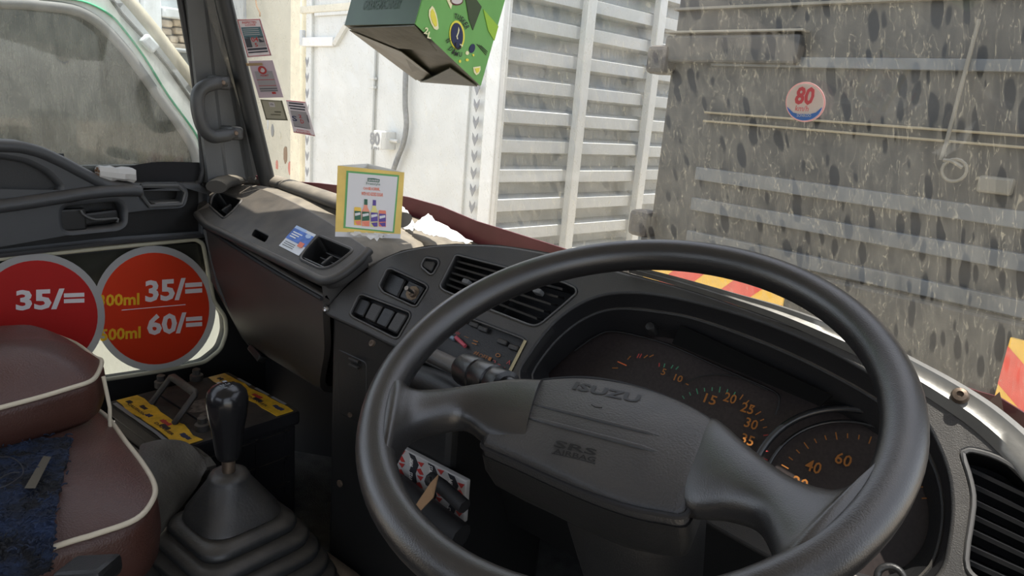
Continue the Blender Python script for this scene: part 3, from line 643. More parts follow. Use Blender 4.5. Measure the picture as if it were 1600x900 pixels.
# bright strip with screws along the foot of the glass on the driver's side
strip = thing('windscreen_trim', 'pale shiny trim strip along the windscreen foot, with screws', 'trim', V((-.1,.9,-.27)))
sp_ = [(985,420),(1060,440),(1150,467),(1225,491),(1311,525),(1380,555),(1425,580),(1480,612),(1540,652),(1600,706),(1660,775)]
so_, si_ = [], []
for i, p in enumerate(sp_):
    q = onF(p, .002); w_ = lerp(.006, .015, max(0,(p[0]-1150)/400)) if p[0] > 1150 else .006
    so_.append(q)
srows = []
for i, p in enumerate(so_):
    w_ = [.0045,.005,.006,.008,.010,.011,.012,.013,.0135,.014,.014][i]
    d = (so_[min(i+1,10)]-so_[max(i-1,0)]).normalized(); s_ = d.cross(FN).normalized(); s_ = s_ if s_.z < 0 or s_.dot(FU) < 0 else -s_
    srows.append([p-s_*w_+FN*.001, p-s_*w_*.6+FN*.006, p-s_*w_*.1+FN*.003, p+s_*w_*.5+FN*.006, p+s_*w_*1.1-FN*.001])
srows = [smooth(list(c), 4) for c in zip(*srows)]
sheet('strip', srows, mat('bright_trim', (.20,.195,.18), .4, metal=.5, bump=.1, bscale=200, var=.15, vscale=30), strip, .004, 60)
for p in ((1500,619),): 
    s_ = lathe('screw', frame(onF(p, .008), (1,0,0), FU), [(.0075,0),(.0075,.002),(.006,.0055),(.003,.0065),(.002,.004),(.0005,.004)], M_steel, strip, 14)
# column of the wheel, stalk
Aw = math.radians(23.1); WN = V((0,-math.sin(Aw),math.cos(Aw))); WV = V((0,math.cos(Aw),math.sin(Aw))); WC = V((-.266,.496,-.214))
def onW(px, h=0): return onP(px, WC+WN*h, WN)
def wuv(u, v, h): return WC+V((u,0,0))+WV*v+WN*h
colm = thing('steering_column', 'black steering column with turn signal stalk, behind the wheel', 'column', WC-WN*.3)
frW = frame(WC, (1,0,0), WV)
lathe('shroud', frW, [(.03,-.097),(.055,-.099),(.062,-.115),(.066,-.16),(.060,-.25),(.05,-.36),(.045,-.55),(.01,-.55)], M_black, colm, 24)
t0, t1 = onY((722,574), .545), onY((845,632), .50)
tp = [lerp(t0, t1, k) for k in (0,.02,.06,.25,.26,.28,.45,.46,.48,.60,.61,.9,1)]; tr_ = [.010,.0155,.0180,.0185,.0170,.0185,.0185,.0166,.0178,.0175,.013,.011,.010]
dd = (t1-t0).normalized(); fr = frame(t0, dd.cross(V((0,0,1))), dd.cross(dd.cross(V((0,0,1)))))
st = lathe('stalk', Matrix(fr), [(r, (p-t0).dot(dd)*(1 if (fr.to_3x3() @ V((0,0,1))).dot(dd) > 0 else -1)) for r, p in zip(tr_, tp)], mat('stalk_black', (.010,.010,.011), .28, bump=.1, bscale=600), colm, 20)
tube('ignition_bezel', circ(.018, 0, 0, 360, 24) and [onF((1392,905), .03)+V((.010*math.cos(i*.2618),0,0))+FU*(.010*math.sin(i*.2618)) for i in range(24)], .003, M_black, colm, n=8, closed=True)
# ================================================================== STEERING WHEEL
sw = thing('steering_wheel', 'black steering wheel with wide moulded spokes and lettered airbag pad', 'steering wheel', WC-WN*.05)
RM, RT = .2085, .0158
n1, n2 = 96, 20; vs = []
for i in range(n1):
    a_ = 2*math.pi*i/n1
    for j in range(n2):
        b_ = 2*math.pi*j/n2; r_ = RM+RT*math.cos(b_); vs.append(wuv(r_*math.cos(a_), r_*math.sin(a_), RT*1.05*math.sin(b_)-.004))
mesh('rim', vs, gridf(n1, n2, True, True), M_wheel, sw, None if False else 60)
def spoke(stations):
    U_ = smooth([onW(a, h) for a, b, h, t in stations], 5); D_ = smooth([onW(b, h) for a, b, h, t in stations], 5); T_ = smooth([V((t,0,0)) for *_, t in stations], 5); rows = []
    for p, q, t in zip(U_, D_, T_):
        c = (p+q)/2; half = (p-q)/2; rows.append([c+half*(math.copysign(abs(math.cos(x))**.75, math.cos(x)))+WN*(t.x*math.copysign(abs(math.sin(x))**.8, math.sin(x))-.004) for x in [2*math.pi*k/24 for k in range(24)]])
    return loft('spoke', rows, M_wheel, sw, sharp=70)
spoke([((850,596),(820,705),-.040,.018), ((806,596),(760,686),-.039,.018), ((760,604),(722,660),-.034,.017), ((705,613),(686,661),-.026,.017), ((664,613),(650,671),-.017,.016), ((641,607),(627,688),-.008,.0155), ((629,590),(610,722),-.002,.015), ((618,575),(598,742),0,.013), ((602,585),(578,750),0,.008)])
spoke([((1098,665),(1050,770),-.046,.012), ((1121,656),(1078,798),-.041,.0165), ((1180,709),(1132,799),-.030,.018), ((1240,752),(1178,812),-.020,.017), ((1305,770),(1200,842),-.010,.016), ((1348,754),(1209,880),-.004,.0155), ((1376,722),(1200,920),0,.015), ((1392,705),(1222,950),0,.013), ((1420,700),(1250,965),0,.008)])
# airbag pad
padpx = [(803,594),(830,583),(870,577),(915,576),(960,582),(1010,595),(1060,614),(1100,635),(1119,650),(1115,676),(1099,720),(1084,760),(1068,789),(1030,786),(980,776),(920,756),(860,731),(800,704),(762,688),(749,678),(765,645),(785,615)]
PHG = -.030
pp = [onW(p, PHG) for p in padpx]; pp = smooth(pp, 4, True); pc = sum(pp, V())/len(pp)
ct, st_ = math.cos(math.radians(14)), math.sin(math.radians(14))
def padh(p):
    d = p-pc; u, v = d.x, d.dot(WV); a_, b_ = u*ct+v*st_, -u*st_+v*ct
    return -.0115*((a_/.11)**2*.8+(b_/.06)**2*.9)+.004
rows = [[lerp(p, pc, .02)-WN*.05 for p in pp], [p-WN*.022 for p in pp], [p+WN*(padh(p)-.008) for p in pp]]
for k, dh in ((.012,-.004),(.035,-.0012),(.07,0),(.15,0),(.3,0),(.5,0),(.7,0),(.88,0)): rows.append([lerp(p, pc, k)+WN*(padh(lerp(p, pc, k))+dh) for p in pp])
pad = loft('airbag_pad', rows, M_pad, sw, sharp=80)
tube('pad_seam', [p-WN*.012 for p in pp], .0022, M_deep, sw, n=6, closed=True)
def onPad(px, h=0):
    p = onW(px, PHG)
    for _ in range(4): p = onW(px, PHG+padh(p-WN*(p-WC).dot(WN)+WN*PHG))
    return p+WN*h
M_let = mat('lettering_grey', (.008,.0075,.007), .5)
def padtext(nm, s, tl, tr, br, bl, bold, h=.0007):
    def fn(u, v):
        a_ = lerp(V((*bl,0)), V((*br,0)), u); b_ = lerp(V((*tl,0)), V((*tr,0)), u); q = lerp(a_, b_, v); return onPad((q.x, q.y), h)
    return mapped_text(nm, s, fn, M_let, pad, bold)
padtext('lettering', 'ISUZU', (901,597), (1003,618), (996,630), (893,608), .03)
padtext('lettering', 'SRS', (870,688), (934,704), (931,713), (864,699), .02)
padtext('lettering', 'AIRBAG', (866,701), (932,716), (929,723), (864,709), .015)
for a_, b_, w_ in (((822,628),(1041,683),.0022), ((810,648),(1035,707),.0026)):
    tube('moulded_line', [onPad((lerp(a_[0],b_[0],t), lerp(a_[1],b_[1],t)), -.0008) for t in [k/14 for k in range(15)]], lambda t, w_=w_: w_*min(1, 6*min(t,1-t)+.15), M_pad, pad, n=8)
tube('moulded_line', [onPad((862,708), 0), onPad((930,724), 0)], .0005, M_let, pad, n=5)
tube('small_mark', [onPad((924,632), 0), onPad((930,636), 0), onPad((941,637), 0)], .0005, M_let, pad, n=5)
# hub shell under the pad
hub = [[lerp(p, pc, s_)+WN*d for p in pp] for s_, d in ((-.02,-.022), (-.03,-.040), (.02,-.06), (.25,-.085), (.45,-.095))]
loft('hub_shell', hub, M_black, sw, sharp=60)

# ================================================================== THINGS ON THE DASH AND GLASS
# promotional card: three-sided tent
bl, br = onZ((523.5,369.5), -.204), onZ((625.3,372.5), -.204)
nrm = (br-bl).cross(V((0,0,1))).normalized(); nrm = -nrm if nrm.dot(bl) > 0 else nrm
lean = (nrm*-.06+V((0,0,1))).normalized(); pn = (br-bl).cross(lean).normalized()
Qc = Quad(onP((527.6,258.7), bl, pn), onP((631.7,269.4), bl, pn), br, bl)
card_ = thing('table_card', 'yellow framed advertising card standing on the dash by the windscreen', 'card', (bl+br)/2)
Mcy, Mcg, Mcw = mat('card_yellow', (.74,.53,.14), .6, var=.08, vscale=40), mat('card_green', (.12,.36,.12), .6), mat('card_print', (.66,.65,.66), .55)
def cside(q, m): q.panel('panel', m, card_, th=.0012)
Qc.panel('front_panel', Mcy, card_, b1=.93, th=.0012); Qc.panel('base_strip', mat('card_base', (.62,.62,.64), .6), card_, b0=.93, th=.001)
bkp = (bl+br)/2-nrm*.085; tkp = (Qc.c[0]+Qc.c[1])/2-nrm*.080
for a_, b_ in ((0,3), (1,2)):
    q = Quad(Qc.c[a_], tkp, bkp, Qc.c[b_]); q.panel('side_panel', M_paper, card_, th=.001)
def P2(x, y):
    ty = (y-105)/625; s_ = (x-155+25*ty)/(585-10*ty); return (s_, (y-105-60*s_)/(625-45*s_))
Qc.poly('green_border', [P2(230,148), P2(690,188), P2(648,695), P2(202,652)], Mcg, card_, .0013); 
Qc.poly('print_sheet', [P2(247,166), P2(676,203), P2(634,682), P2(220,640)], Mcw, card_, .0018)
def ctext(s, x0, y0, x1, y1, m, bold=.02, h=.0032):
    def fn(u, v): a_, b_ = P2(lerp(x0,x1,u), lerp(y1,y0,v)+(lerp(x0,x1,u)-x0)*.07); return Qc.p(a_, b_, h)
    mapped_text('lettering', s, fn, m, card_, bold)
M_dgr, M_cor = mat('deep_green_ink', (.03,.12,.07), .6), mat('coral_ink', (.75,.22,.14), .6)
Qc.poly('logo_bar', [P2(412,212), P2(465,213), P2(518,224), P2(514,250), P2(460,246), P2(412,242)], M_dgr, card_, .0026)
ctext('SAVANNA', 417, 219, 511, 238, Mcw, .02, .0036); ctext('Freestyle', 400, 246, 522, 276, M_dgr, .0)
ctext('CAN', 375, 290, 418, 312, M_cor); ctext('BE A DRINK,', 422, 290, 520, 322, M_cor, .03); ctext('WITH NO ADDED SUGAR', 358, 330, 548, 362, M_cor, .03)
def bottle(x, y0, y1, w, body, cap, lab, can):
    if can:
        b = Qc.poly('printed_can', [P2(x-w,y0+8), P2(x-w+6,y0), P2(x+w-6,y0+4), P2(x+w,y0+12), P2(x+w,y1), P2(x-w,y1-6)], body, card_, .0026)
    else:
        b = Qc.poly('printed_bottle', [P2(x-14,y0+50), P2(x+14,y0+52), P2(x+18,y0+75), P2(x+w,y0+110), P2(x+w,y1), P2(x-w,y1-4), P2(x-w,y0+108), P2(x-18,y0+75)], body, card_, .0026)
        Qc.poly('printed_cap', [P2(x-12,y0), P2(x+16,y0+3), P2(x+16,y0+52), P2(x-14,y0+50)], cap, card_, .0026)
    ym = lerp(y0, y1, .45 if not can else .2)
    Qc.poly('printed_label', [P2(x-w+3,ym), P2(x+w-2,ym+4), P2(x+w-2,lerp(ym,y1,.6)), P2(x-w+3,lerp(ym,y1,.62))], lab, card_, .0032)
    Qc.poly('printed_label', [P2(x-w+6,ym+22), P2(x+w-8,ym+14), P2(x+w-6,ym+34), P2(x-w+8,ym+46)], Mcw, card_, .0038)
    Qc.poly('printed_label', [P2(x-w+4,lerp(ym,y1,.7)), P2(x+w-4,lerp(ym,y1,.66)), P2(x+w-4,y1-8), P2(x-2,y1-6)], M_cor if lab is M_dgr else M_violet, card_, .0032)
M_violet, M_pk, M_lem = mat('violet_ink', (.10,.06,.28), .6), mat('pink_drink', (.78,.30,.20), .6), mat('lemon_drink', (.72,.66,.25), .6)
bottle(325, 465, 630, 30, M_yellow, M_dgr, M_dgr, True); bottle(395, 395, 638, 34, M_pk, M_dgr, M_dgr, False); bottle(470, 402, 645, 33, M_lem, M_violet, M_violet, False); bottle(542, 492, 642, 32, M_cor, M_violet, M_violet, True)
# receipt in front of the card, tissues behind it
def crumple(name, label, pts, m, cat, amp, sub=4, lift=.006):
    P4 = [V(p) for p in pts]; rows = []
    n = 9
    for i in range(n):
        r_ = []
        for j in range(n):
            p = lerp(lerp(P4[0], P4[1], j/(n-1)), lerp(P4[3], P4[2], j/(n-1)), i/(n-1))
            r_.append(p+V((rnd(-1,1)*.003, rnd(-1,1)*.003, lift+abs(rnd(-1,1))*amp)))
        rows.append(r_)
    return tag(sheet(name, rows, m, None, .0006, 15), label, cat)
crumple('receipt', 'creased white paper slip lying at the foot of the card', [onZ((553,368),-.205), onZ((606,374),-.205), onZ((592,384),-.205), onZ((543,372),-.205)], M_paper, 'paper', .004)
def peak(name, label, pts, m, cat):
    rows = []
    for r_ in pts: rows.append(smooth(r_, 4))
    rows = [list(c) for c in zip(*rows)]; rows = [smooth(r_, 4) for r_ in rows]
    for r_ in rows:
        for p in r_: p += V((rnd(-1,1), rnd(-1,1), rnd(-1,1)))*.0018
    return tag(sheet(name, rows, m, None, .001, 18), label, cat)
def Gd(px, d): return onG(px, d)
peak('tissue', 'crumpled white tissue standing against the windscreen right of the card', [[onY(p, y) for p, y in (((646,352),.885),((653,346),.89),((668,335),.90),((681,345),.90),((706,359),.89),((737,379),.86))], [onY(p, y) for p, y in (((645,357),.865),((655,362),.86),((668,366),.855),((684,370),.85),((706,376),.84),((730,381),.83))]], M_paper, 'tissue')
peak('tissue', 'small crumpled tissue tucked behind the right edge of the card', [[onY(p, y) for p, y in (((620,326),.91),((630,323),.91),((638,334),.905),((648,352),.89))], [onY(p, y) for p, y in (((618,356),.885),((628,357),.88),((636,358),.875),((647,361),.87))]], M_paper, 'tissue')
# blue label on the passenger panel
Qb = Quad(onS((464,353),.0006), onS((494,367),.0006), onS((467,400),.0006), onS((436,384),.0006))
lb = thing('label_sticker', 'small blue and white printed label on the dash between the vents', 'sticker', Qb.p(.5,.5))
Qb.panel('sheet', mat('label_white', (.70,.72,.74), .4), lb); Qb.panel('blue_print', mat('label_blue', (.10,.20,.55), .4, var=.3, vscale=60), lb, 0, .12, 1, .62, .0007)
Qb.panel('header', mat('label_pale', (.45,.58,.80), .4), lb, .0,.0,.55,.14,.0007); Qb.disc('emblem', .8,.2,.12,.09,mat('label_pale', (.45,.58,.80)),lb,.0014)
Qb.panel('photo_print', M_cor, lb, .68,.52,.9,.72,.0014)
for k in range(3): Qb.panel('line', M_paper, lb, .1,.26+.1*k,.55-.08*k,.30+.1*k,.0014)
for k in range(3): Qb.panel('line', M_greyink, lb, .1,.72+.08*k,.6,.745+.08*k,.0008)
# maroon band along the foot of the glass
mr_t = [(400,274),(430,281),(500,286),(560,293),(640,308),(690,322),(745,345),(800,362),(886,389),(940,402)]
mr = []
for p in mr_t: q = onG(p, .012); mr.append([V((q.x, gy(q.x, ZB+.004)-.01, ZB+.004)), q])
tag(sheet('windscreen_band', [list(c) for c in zip(*mr)], M_maroon, None, .0015, 60), 'dark maroon vinyl band along the windscreen foot behind the card', 'vinyl band')
mr = [[onG(p, .012), onG((p[0]-6, p[1]+60), .012)] for p in ((1488,598),(1530,612),(1560,620),(1600,645),(1660,690))]
b2 = tag(sheet('windscreen_band', [list(c) for c in zip(*mr)], M_maroon, None, .0015, 60), 'maroon vinyl band with a lifted corner at the right windscreen foot', 'vinyl band')
mesh('lifted_corner', [onG((1500,632), .02), onG((1543,629), .02), onG((1562,612), .03), onG((1570,650), .02)], [(0,1,2,3)], mat('band_back', (.20,.13,.12), .6), b2, None)
# inspection stickers on the left of the glass
def gsticker(label, c, paper, items, group='papers stuck inside the windscreen by the pillar'):
    q = Quad(*[onG(p, .008) for p in c]); t = thing('windscreen_sticker', label, 'sticker', q.p(.5,1), group)
    q.panel('sheet', paper, t)
    for it in items:
        if it[0] == 'r': q.panel('print', it[1], t, *it[2], .0008)
        elif it[0] == 'd': q.disc('print', *it[2], it[1], t, .0015)
        else: q.text('lettering', it[1], *it[3], it[2], t, .0016, .02)
    return t
Msp, Msg, Mst, Msk = film('sticker_paper', (.72,.68,.70), .3), film('sticker_grey', (.42,.40,.42), .3), film('sticker_teal', (.10,.20,.24), .3), film('sticker_khaki', (.42,.40,.32), .3)
M_dk, M_rd = film('sticker_dark', (.05,.055,.075), .2), film('sticker_red', (.50,.06,.06), .3)
T1 = [('r',M_rd,(.03,.015,.97,.03)),('r',M_rd,(.03,.965,.97,.98)),('r',M_rd,(.03,.015,.05,.98)),('r',M_rd,(.95,.015,.97,.98)),('t','INSPECTED',M_rd,(.2,.06,.8,.12)),('t','LOWER',M_rd,(.3,.135,.75,.18)),('r',Mst,(.1,.21,.9,.50)),('r',M_dk,(.1,.46,.34,.74)),('r',Msg,(.34,.50,.9,.74)),('t','04',M_rd,(.38,.47,.66,.60)),('t','5',M_rd,(.46,.63,.58,.73)),('r',M_dk,(.68,.46,.88,.62)),('r',M_dk,(.1,.76,.9,.82)),('r',M_dk,(.1,.85,.9,.89))]
T1 += [('r',Msp,(.14,.25+.05*k,.8,.262+.05*k)) for k in range(4)]
gsticker('top sticker on the glass by the pillar, teal and black print', [(370,30),(407,29),(425,87),(387,90)], Msp, T1)
gsticker('pale lilac permit sticker with a red emblem, second from the top', [(388,95),(426,94),(443,152),(405,153)], film('sticker_lilac', (.55,.47,.52), .3), [('r',Msg,(.14,.28,.86,.84)),('d',M_rd,(.48,.25,.17,.11)),('d',Msp,(.48,.25,.10,.06)),('r',M_rd,(.45,.17,.52,.33)),('t','PERMIT',M_rd,(.34,.37,.68,.42)),('r',M_rd,(.14,.5,.86,.515)),('r',M_rd,(.14,.66,.86,.675)),('r',M_dk,(.14,.74,.86,.76)),('r',M_dk,(.14,.8,.86,.815)),('r',M_rd,(.6,.84,.75,.9)),('r',film('tape_tan', (.40,.28,.16), .2),(-.12,.06,.55,.13))])
gsticker('small olive square sticker, third from the top beside the pillar', [(407,155),(441,157),(450,188),(416,187)], Msk, [('r',film('khaki_dark', (.26,.25,.19), .2),(.0,.0,1,.06)),('r',film('khaki_dark', (.26,.25,.19)),(.0,.94,1,1)),('r',film('khaki_dark', (.26,.25,.19)),(.0,.0,.05,1)),('r',film('khaki_dark', (.26,.25,.19)),(.93,.0,1,1)),('r',Msp,(.36,.12,.6,.34)),('t','VTA',M_dk,(.4,.17,.56,.27)),('r',film('khaki_dark', (.26,.25,.19)),(.5,.55,.8,.62)),('r',film('khaki_dark', (.26,.25,.19)),(.3,.7,.75,.75))])
T4 = [('r',M_rd,(.02,.01,.98,.025)),('r',M_rd,(.02,.97,.98,.985)),('r',M_dk,(.12,.06,.85,.10)),('r',M_dk,(.08,.14,.9,.18)),('r',M_dk,(.12,.22,.85,.26)),('r',Msg,(.1,.3,.88,.8)),('t','S',M_navy,(.1,.46,.34,.62)),('r',M_dk,(.62,.38,.9,.60)),('t','2',M_rd,(.45,.40,.6,.50)),('t','D',M_rd,(.48,.54,.64,.66)),('r',M_dk,(.12,.70,.85,.73)),('r',M_dk,(.12,.77,.85,.80)),('t','INSPECTED',M_rd,(.2,.86,.8,.90)),('t','LOWER',M_rd,(.15,.92,.85,.96))]
gsticker('separate navy and red printed sticker, right of the olive square', [(447,156),(478,159),(493,213),(459,207)], Msp, T4)
# round speed sticker
ctr = onG((1258,159), .008); qn = [onG(p, .008) for p in ((1229,128),(1290,128),(1290,191),(1227,190))]; Qr = Quad(*qn)
rs = thing('speed_sticker', 'round white 80 km/h sticker on the dirty windscreen', 'sticker', Qr.p(.5,1))
M_sr, M_sb, M_sw = film('speed_red', (.80,.17,.20), .45), film('speed_blue', (.14,.34,.80), .45), film('speed_white', (.88,.89,.86), .5)
Qr.disc('border', .5,.5,.5,.5, film('speed_pink', (.80,.55,.54), .45), rs, 0, n=48); Qr.disc('sheet', .5,.5,.465,.465, M_sw, rs, .0007, n=48)
mapped_text('lettering', '80', lambda u, v: Qr.p(.23+.47*u+.10*v, .55-.45*v+.02*u, .002), M_sr, rs, .035); mapped_text('lettering', 'km/h', lambda u, v: Qr.p(.27+.33*u+.03*v, .71-.14*v+.015*u, .002), M_sr, rs, .0)
aa = [(.5+.455*math.cos(math.radians(d)), .5+.455*math.sin(math.radians(d))) for d in range(15, 166, 10)]
Qr.poly('blue_band', aa+[(.22,.76),(.35,.79),(.65,.79),(.79,.75)], M_sb, rs, .0015); Qr.text('lettering', 'SONKOO', .32,.785,.68,.865, M_sw, rs, .0022, .02)
# ------- hanging green carton
r0, ra, rb, rab = (ray(p) for p in ((648,38),(539.5,40),(750,134),(655,127)))
A3 = np.array([[ra[i], rb[i], -rab[i]] for i in range(3)]); sol = np.linalg.solve(A3, np.array(r0)); d0 = .78
P0_, Pa_, Pb_ = r0*d0, ra*d0*sol[0], rb*d0*sol[1]
va, vb = Pa_-P0_, Pb_-P0_
vu = vb.cross(va).normalized(); vu = vu if vu.z > 0 else -vu
vu = (onP((776,42), Pb_, (va.normalized())) - Pb_); vu = vu*(.15/vu.length)
gb = thing('drinks_carton', 'empty green drinks carton hanging in front of the windscreen', 'carton', P0_)
Mgr, Mgd, Mol, Mlime = mat('carton_green', (.17,.42,.13), .35, var=.06, vscale=20), mat('carton_dark_green', (.036,.085,.048), .4, var=.1, vscale=20), mat('carton_bottom_olive', (.085,.082,.052), .35, metal=.1, bump=.6, bscale=30, var=.15, vscale=30), mat('carton_lime', (.32,.55,.07), .4)
Qs = Quad(P0_+vu, Pb_+vu, Pb_, P0_); Qd = Quad(Pa_+vu, P0_+vu, P0_, Pa_)
Qs.panel('side_panel', Mgr, gb, th=.0012); Qd.panel('end_panel', Mgd, gb, th=.0012)
Pab_ = P0_+va+vb
Quad(Pa_+vu, Pab_+vu, Pab_, Pa_).panel('far_panel', Mgd, gb, th=.001); Quad(Pb_+vu, Pab_+vu, Pab_, Pb_).panel('far_panel', Mgr, gb, th=.001)
# bottom flaps folded over each other, a little buckled
nb = va.cross(vb).normalized(); nb = nb if nb.z < 0 else -nb
def bq(s, t, h=0): return P0_+va*s+vb*t+nb*h
def flap(pts): n = len(pts); mesh('bottom_flap', [bq(*p) for p in pts]+[bq(p[0],p[1],p[2]-.0012) for p in pts], [tuple(range(n)), tuple(range(n,2*n))[::-1]]+[(i,i+n,(i+1)%n+n,(i+1)%n) for i in range(n)], Mol, gb, 10)
flap([(0,0,0),(1,0,0),(1,1,0),(0,1,0)]); flap([(.0,.0,.002),(.97,.02,.002),(.45,.22,.010),(.0,.30,.006)]); flap([(.03,.99,.002),(.97,.99,.002),(.62,.78,.012),(.10,.60,.005)]); flap([(1,.05,.002),(1,.95,.002),(.55,.80,.004),(.5,.3,.008)])
# print on the carton
def S2(x, y): # picture position on the side panel -> (s,t)
    p = onP((520+x/5.714, y/5.714), P0_, Qs.n); d = p-(P0_+vu); s = d.dot(vb)/vb.length_squared
    up_ = vu-vb*(vu.dot(vb)/vb.length_squared); t = 1-((p-P0_).dot(up_)/up_.length_squared); s = (p-P0_-vu*(1-t)).dot(vb)/vb.length_squared; return (s, t)
def spoly(nm, pts, m, h=.0018): return Qs.poly(nm, [S2(*p) for p in pts], m, gb, h)
def ell(x, y, rx, ry, rot=0, d0=0, d1=360, n=24):
    c_, s_ = math.cos(rot), math.sin(rot); return [(x+rx*math.cos(math.radians(lerp(d0,d1,i/n)))*c_-ry*math.sin(math.radians(lerp(d0,d1,i/n)))*s_, y+rx*math.cos(math.radians(lerp(d0,d1,i/n)))*s_+ry*math.sin(math.radians(lerp(d0,d1,i/n)))*c_) for i in range(n+(d1-d0 < 360))]
Mly, Mlw = mat('lemon_ink', (.78,.72,.10), .5), mat('lemon_pale', (.82,.80,.52), .5)
spoly('lemon_print', [(872,48),(890,70),(912,130),(925,200),(930,250),(915,265),(890,255),(862,205),(842,140),(845,85)], Mlw); spoly('lemon_print', [(872,75),(890,110),(908,170),(912,225),(895,235),(872,195),(855,140),(858,95)], Mly, .0024)
spoly('emblem', ell(1095,310,68,130,-.06), Mly); spoly('emblem', ell(1090,312,54,112,-.06), M_navy, .0026)
spoly('emblem', [(1098,235),(1106,262),(1100,290),(1088,320),(1094,345),(1086,345),(1079,318),(1092,288),(1096,262)], Mlw, .0034)
spoly('emblem', [(1068,380),(1080,372),(1076,405),(1088,425),(1108,418),(1115,385),(1124,392),(1120,428),(1095,442),(1070,425)], M_ink, .0036)
spoly('emblem', [(1110,385),(1138,400),(1132,412),(1112,400)], Mlw, .0036)
def stext(s, pos, m, w=34, h=54, bold=.03):
    for ch, (x, y, ang) in zip(s, pos):
        def fn(u, v, x=x, y=y, ang=ang):
            a_, b_ = (u-.5)*w*(.45 if ch == 'I' else 1), (.5-v)*h; X = x+a_*math.cos(ang)-b_*math.sin(ang); Y = y+a_*math.sin(ang)+b_*math.cos(ang); q = S2(X, Y); return Qs.p(q[0], q[1], .003)
        mapped_text('lettering', ch, fn, m, gb, bold)
stext('TUSKER', [(1078,140,.15),(1106,148,.4),(1131,165,.6),(1150,188,.8),(1166,212,.95),(1181,240,1.1)], M_ink, 25, 46, .015)
stext('NDIMU', [(1012,358,.95),(1034,432,.75),(1060,458,.45),(1086,476,.3),(1122,482,.05)], M_ink, 28, 44, .015)
stext('2L', [(815,270,.25),(845,310,.25)], Mlw, 34, 60)
spoly('fruit_print', ell(1232,430,24,42,.3), M_navy); spoly('fruit_print', [(1232,482),(1250,478),(1248,500),(1238,498)], Mly); spoly('fruit_print', ell(1187,470,15,18), Mlw); spoly('fruit_print', ell(1187,532,14,12), Mly); spoly('fruit_print', ell(1122,545,10,14), Mly)
spoly('lemon_print', [(1240,598),(1305,588),(1306,620),(1290,655),(1268,668),(1248,645)], Mlw); spoly('lemon_print', [(1252,608),(1296,602),(1290,635),(1270,650)], Mly, .0024)
for k in range(3): spoly('small_print', [(1272+k*18,392+k*6),(1276+k*18,390+k*6),(1360+k*6,488-k*14),(1356+k*6,490-k*14)], M_ink)
spoly('notch_patch', [(1170,-20),(1260,-20),(1316,58),(1238,268),(1205,180)], mat('notch_shade', (.05,.075,.04), .7)); spoly('lime_flap', [(1330,78),(1466,232),(1430,362),(1375,270)], Mlime); spoly('fruit_print', ell(1090,5,60,40), M_maroon); spoly('fruit_print', ell(1090,0,48,32), mat('litchi', (.62,.60,.60), .5), .0024)  # dark inside of the open notch is painted as a flat patch
spoly('lemon_print', [(1000,-10),(1040,-10),(1050,40),(1040,80)], Mlw)
Qd.text('lettering', 'DO NOT DRIVE OR', .3,.70,.74,.78, mat('ghost_ink', (.03,.07,.045), .5), gb, .0018, .015); Qd.text('lettering', 'OPERATE MACHINERY', .22,.80,.76,.88, mat('ghost_ink', (.03,.07,.045)), gb, .0018, .015)
tc0 = P0_+va*.5+vb*.5+vu
tube('hanging_cord', [tc0-vu*.02, tc0+V((0,0,.10)), V((tc0.x, tc0.y-.02, .525))], .0015, mat('string', (.5,.48,.42), .8), gb, n=6)
for a_, b_ in ((P0_+va*.5+vu, tc0), (P0_+va*.5+vb+vu, tc0)): tube('hanging_cord', [a_, b_+V((0,0,.05))], .0012, mat('string', (.5,.48,.42)), gb, n=6)

# ================================================================== SEATS, CLOTH, GEAR, BATTERY
def cushion(root, out, zt, h, dome, slope=None, m=M_vinyl):
    """out: outline at the piping, anticlockwise or not, world xy; slope(x,y) adds height"""
    out = smooth([V((p.x, p.y, 0)) for p in out], 5, True); c = sum(out, V())/len(out); sl = slope or (lambda x, y: 0)
    def ringp(k, z): return [V((lerp(p, c, k).x, lerp(p, c, k).y, z+sl(p.x, p.y))) for p in out]
    side = [ringp(.06, zt-h), ringp(-.012, zt-h*.85), ringp(-.035, zt-h*.5), ringp(-.022, zt-h*.18), ringp(0, zt)]
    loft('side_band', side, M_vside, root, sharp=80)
    top_ = [ringp(0, zt)]+[[V((lerp(p, c, k).x, lerp(p, c, k).y, zt+sl(lerp(p, c, k).x, lerp(p, c, k).y)+dome*(1-(1-k)**3.0))) for p in out] for k in (.02,.05,.1,.18,.3,.5,.75,.95)]
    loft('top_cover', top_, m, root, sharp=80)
    tube('piping', ringp(-.004, zt+.001), .0036, M_pipe, root, n=8, closed=True)
zs = -.54
near = [onZ(p, zs) for p in ((60,636),(110,631),(140,636),(168,654),(195,690),(222,725),(240,757),(238,782),(212,812),(150,835),(80,857))]
near += [V((near[-1].x, .12, zs)), V((near[-1].x+.005, -.05, zs)), V((-.98,-.09,zs)), V((-1.19,-.05,zs)), V((near[0].x-.01, .15, zs))]
s1 = thing('seat_cushion', 'brown vinyl middle seat cushion with cream piping, under the knitted cloth', 'seat', V((-1.02,.2,zs-.14)), 'brown vinyl seat cushions')
cushion(s1, near, zs, .10, .022)
zf = -.455
far = [onZ(p, zf) for p in ((0,638),(60,622),(110,607),(140,597),(152,585),(158,565))]
far = [V((far[0].x+.02,.08,zf)), V((far[0].x+.01,.18,zf))]+far+[V((-1.20,.44,zf)), V((-1.30,.44,zf)), V((-1.365,.40,zf)), V((-1.37,.2,zf)), V((-1.36,-.0,zf)), V((-1.2,-.02,zf))]
s2 = thing('seat_cushion', 'far brown vinyl seat cushion with cream piping, beside the passenger door', 'seat', V((-1.24,.2,zf-.2)), 'brown vinyl seat cushions')
cushion(s2, far, zf, .066, .062)
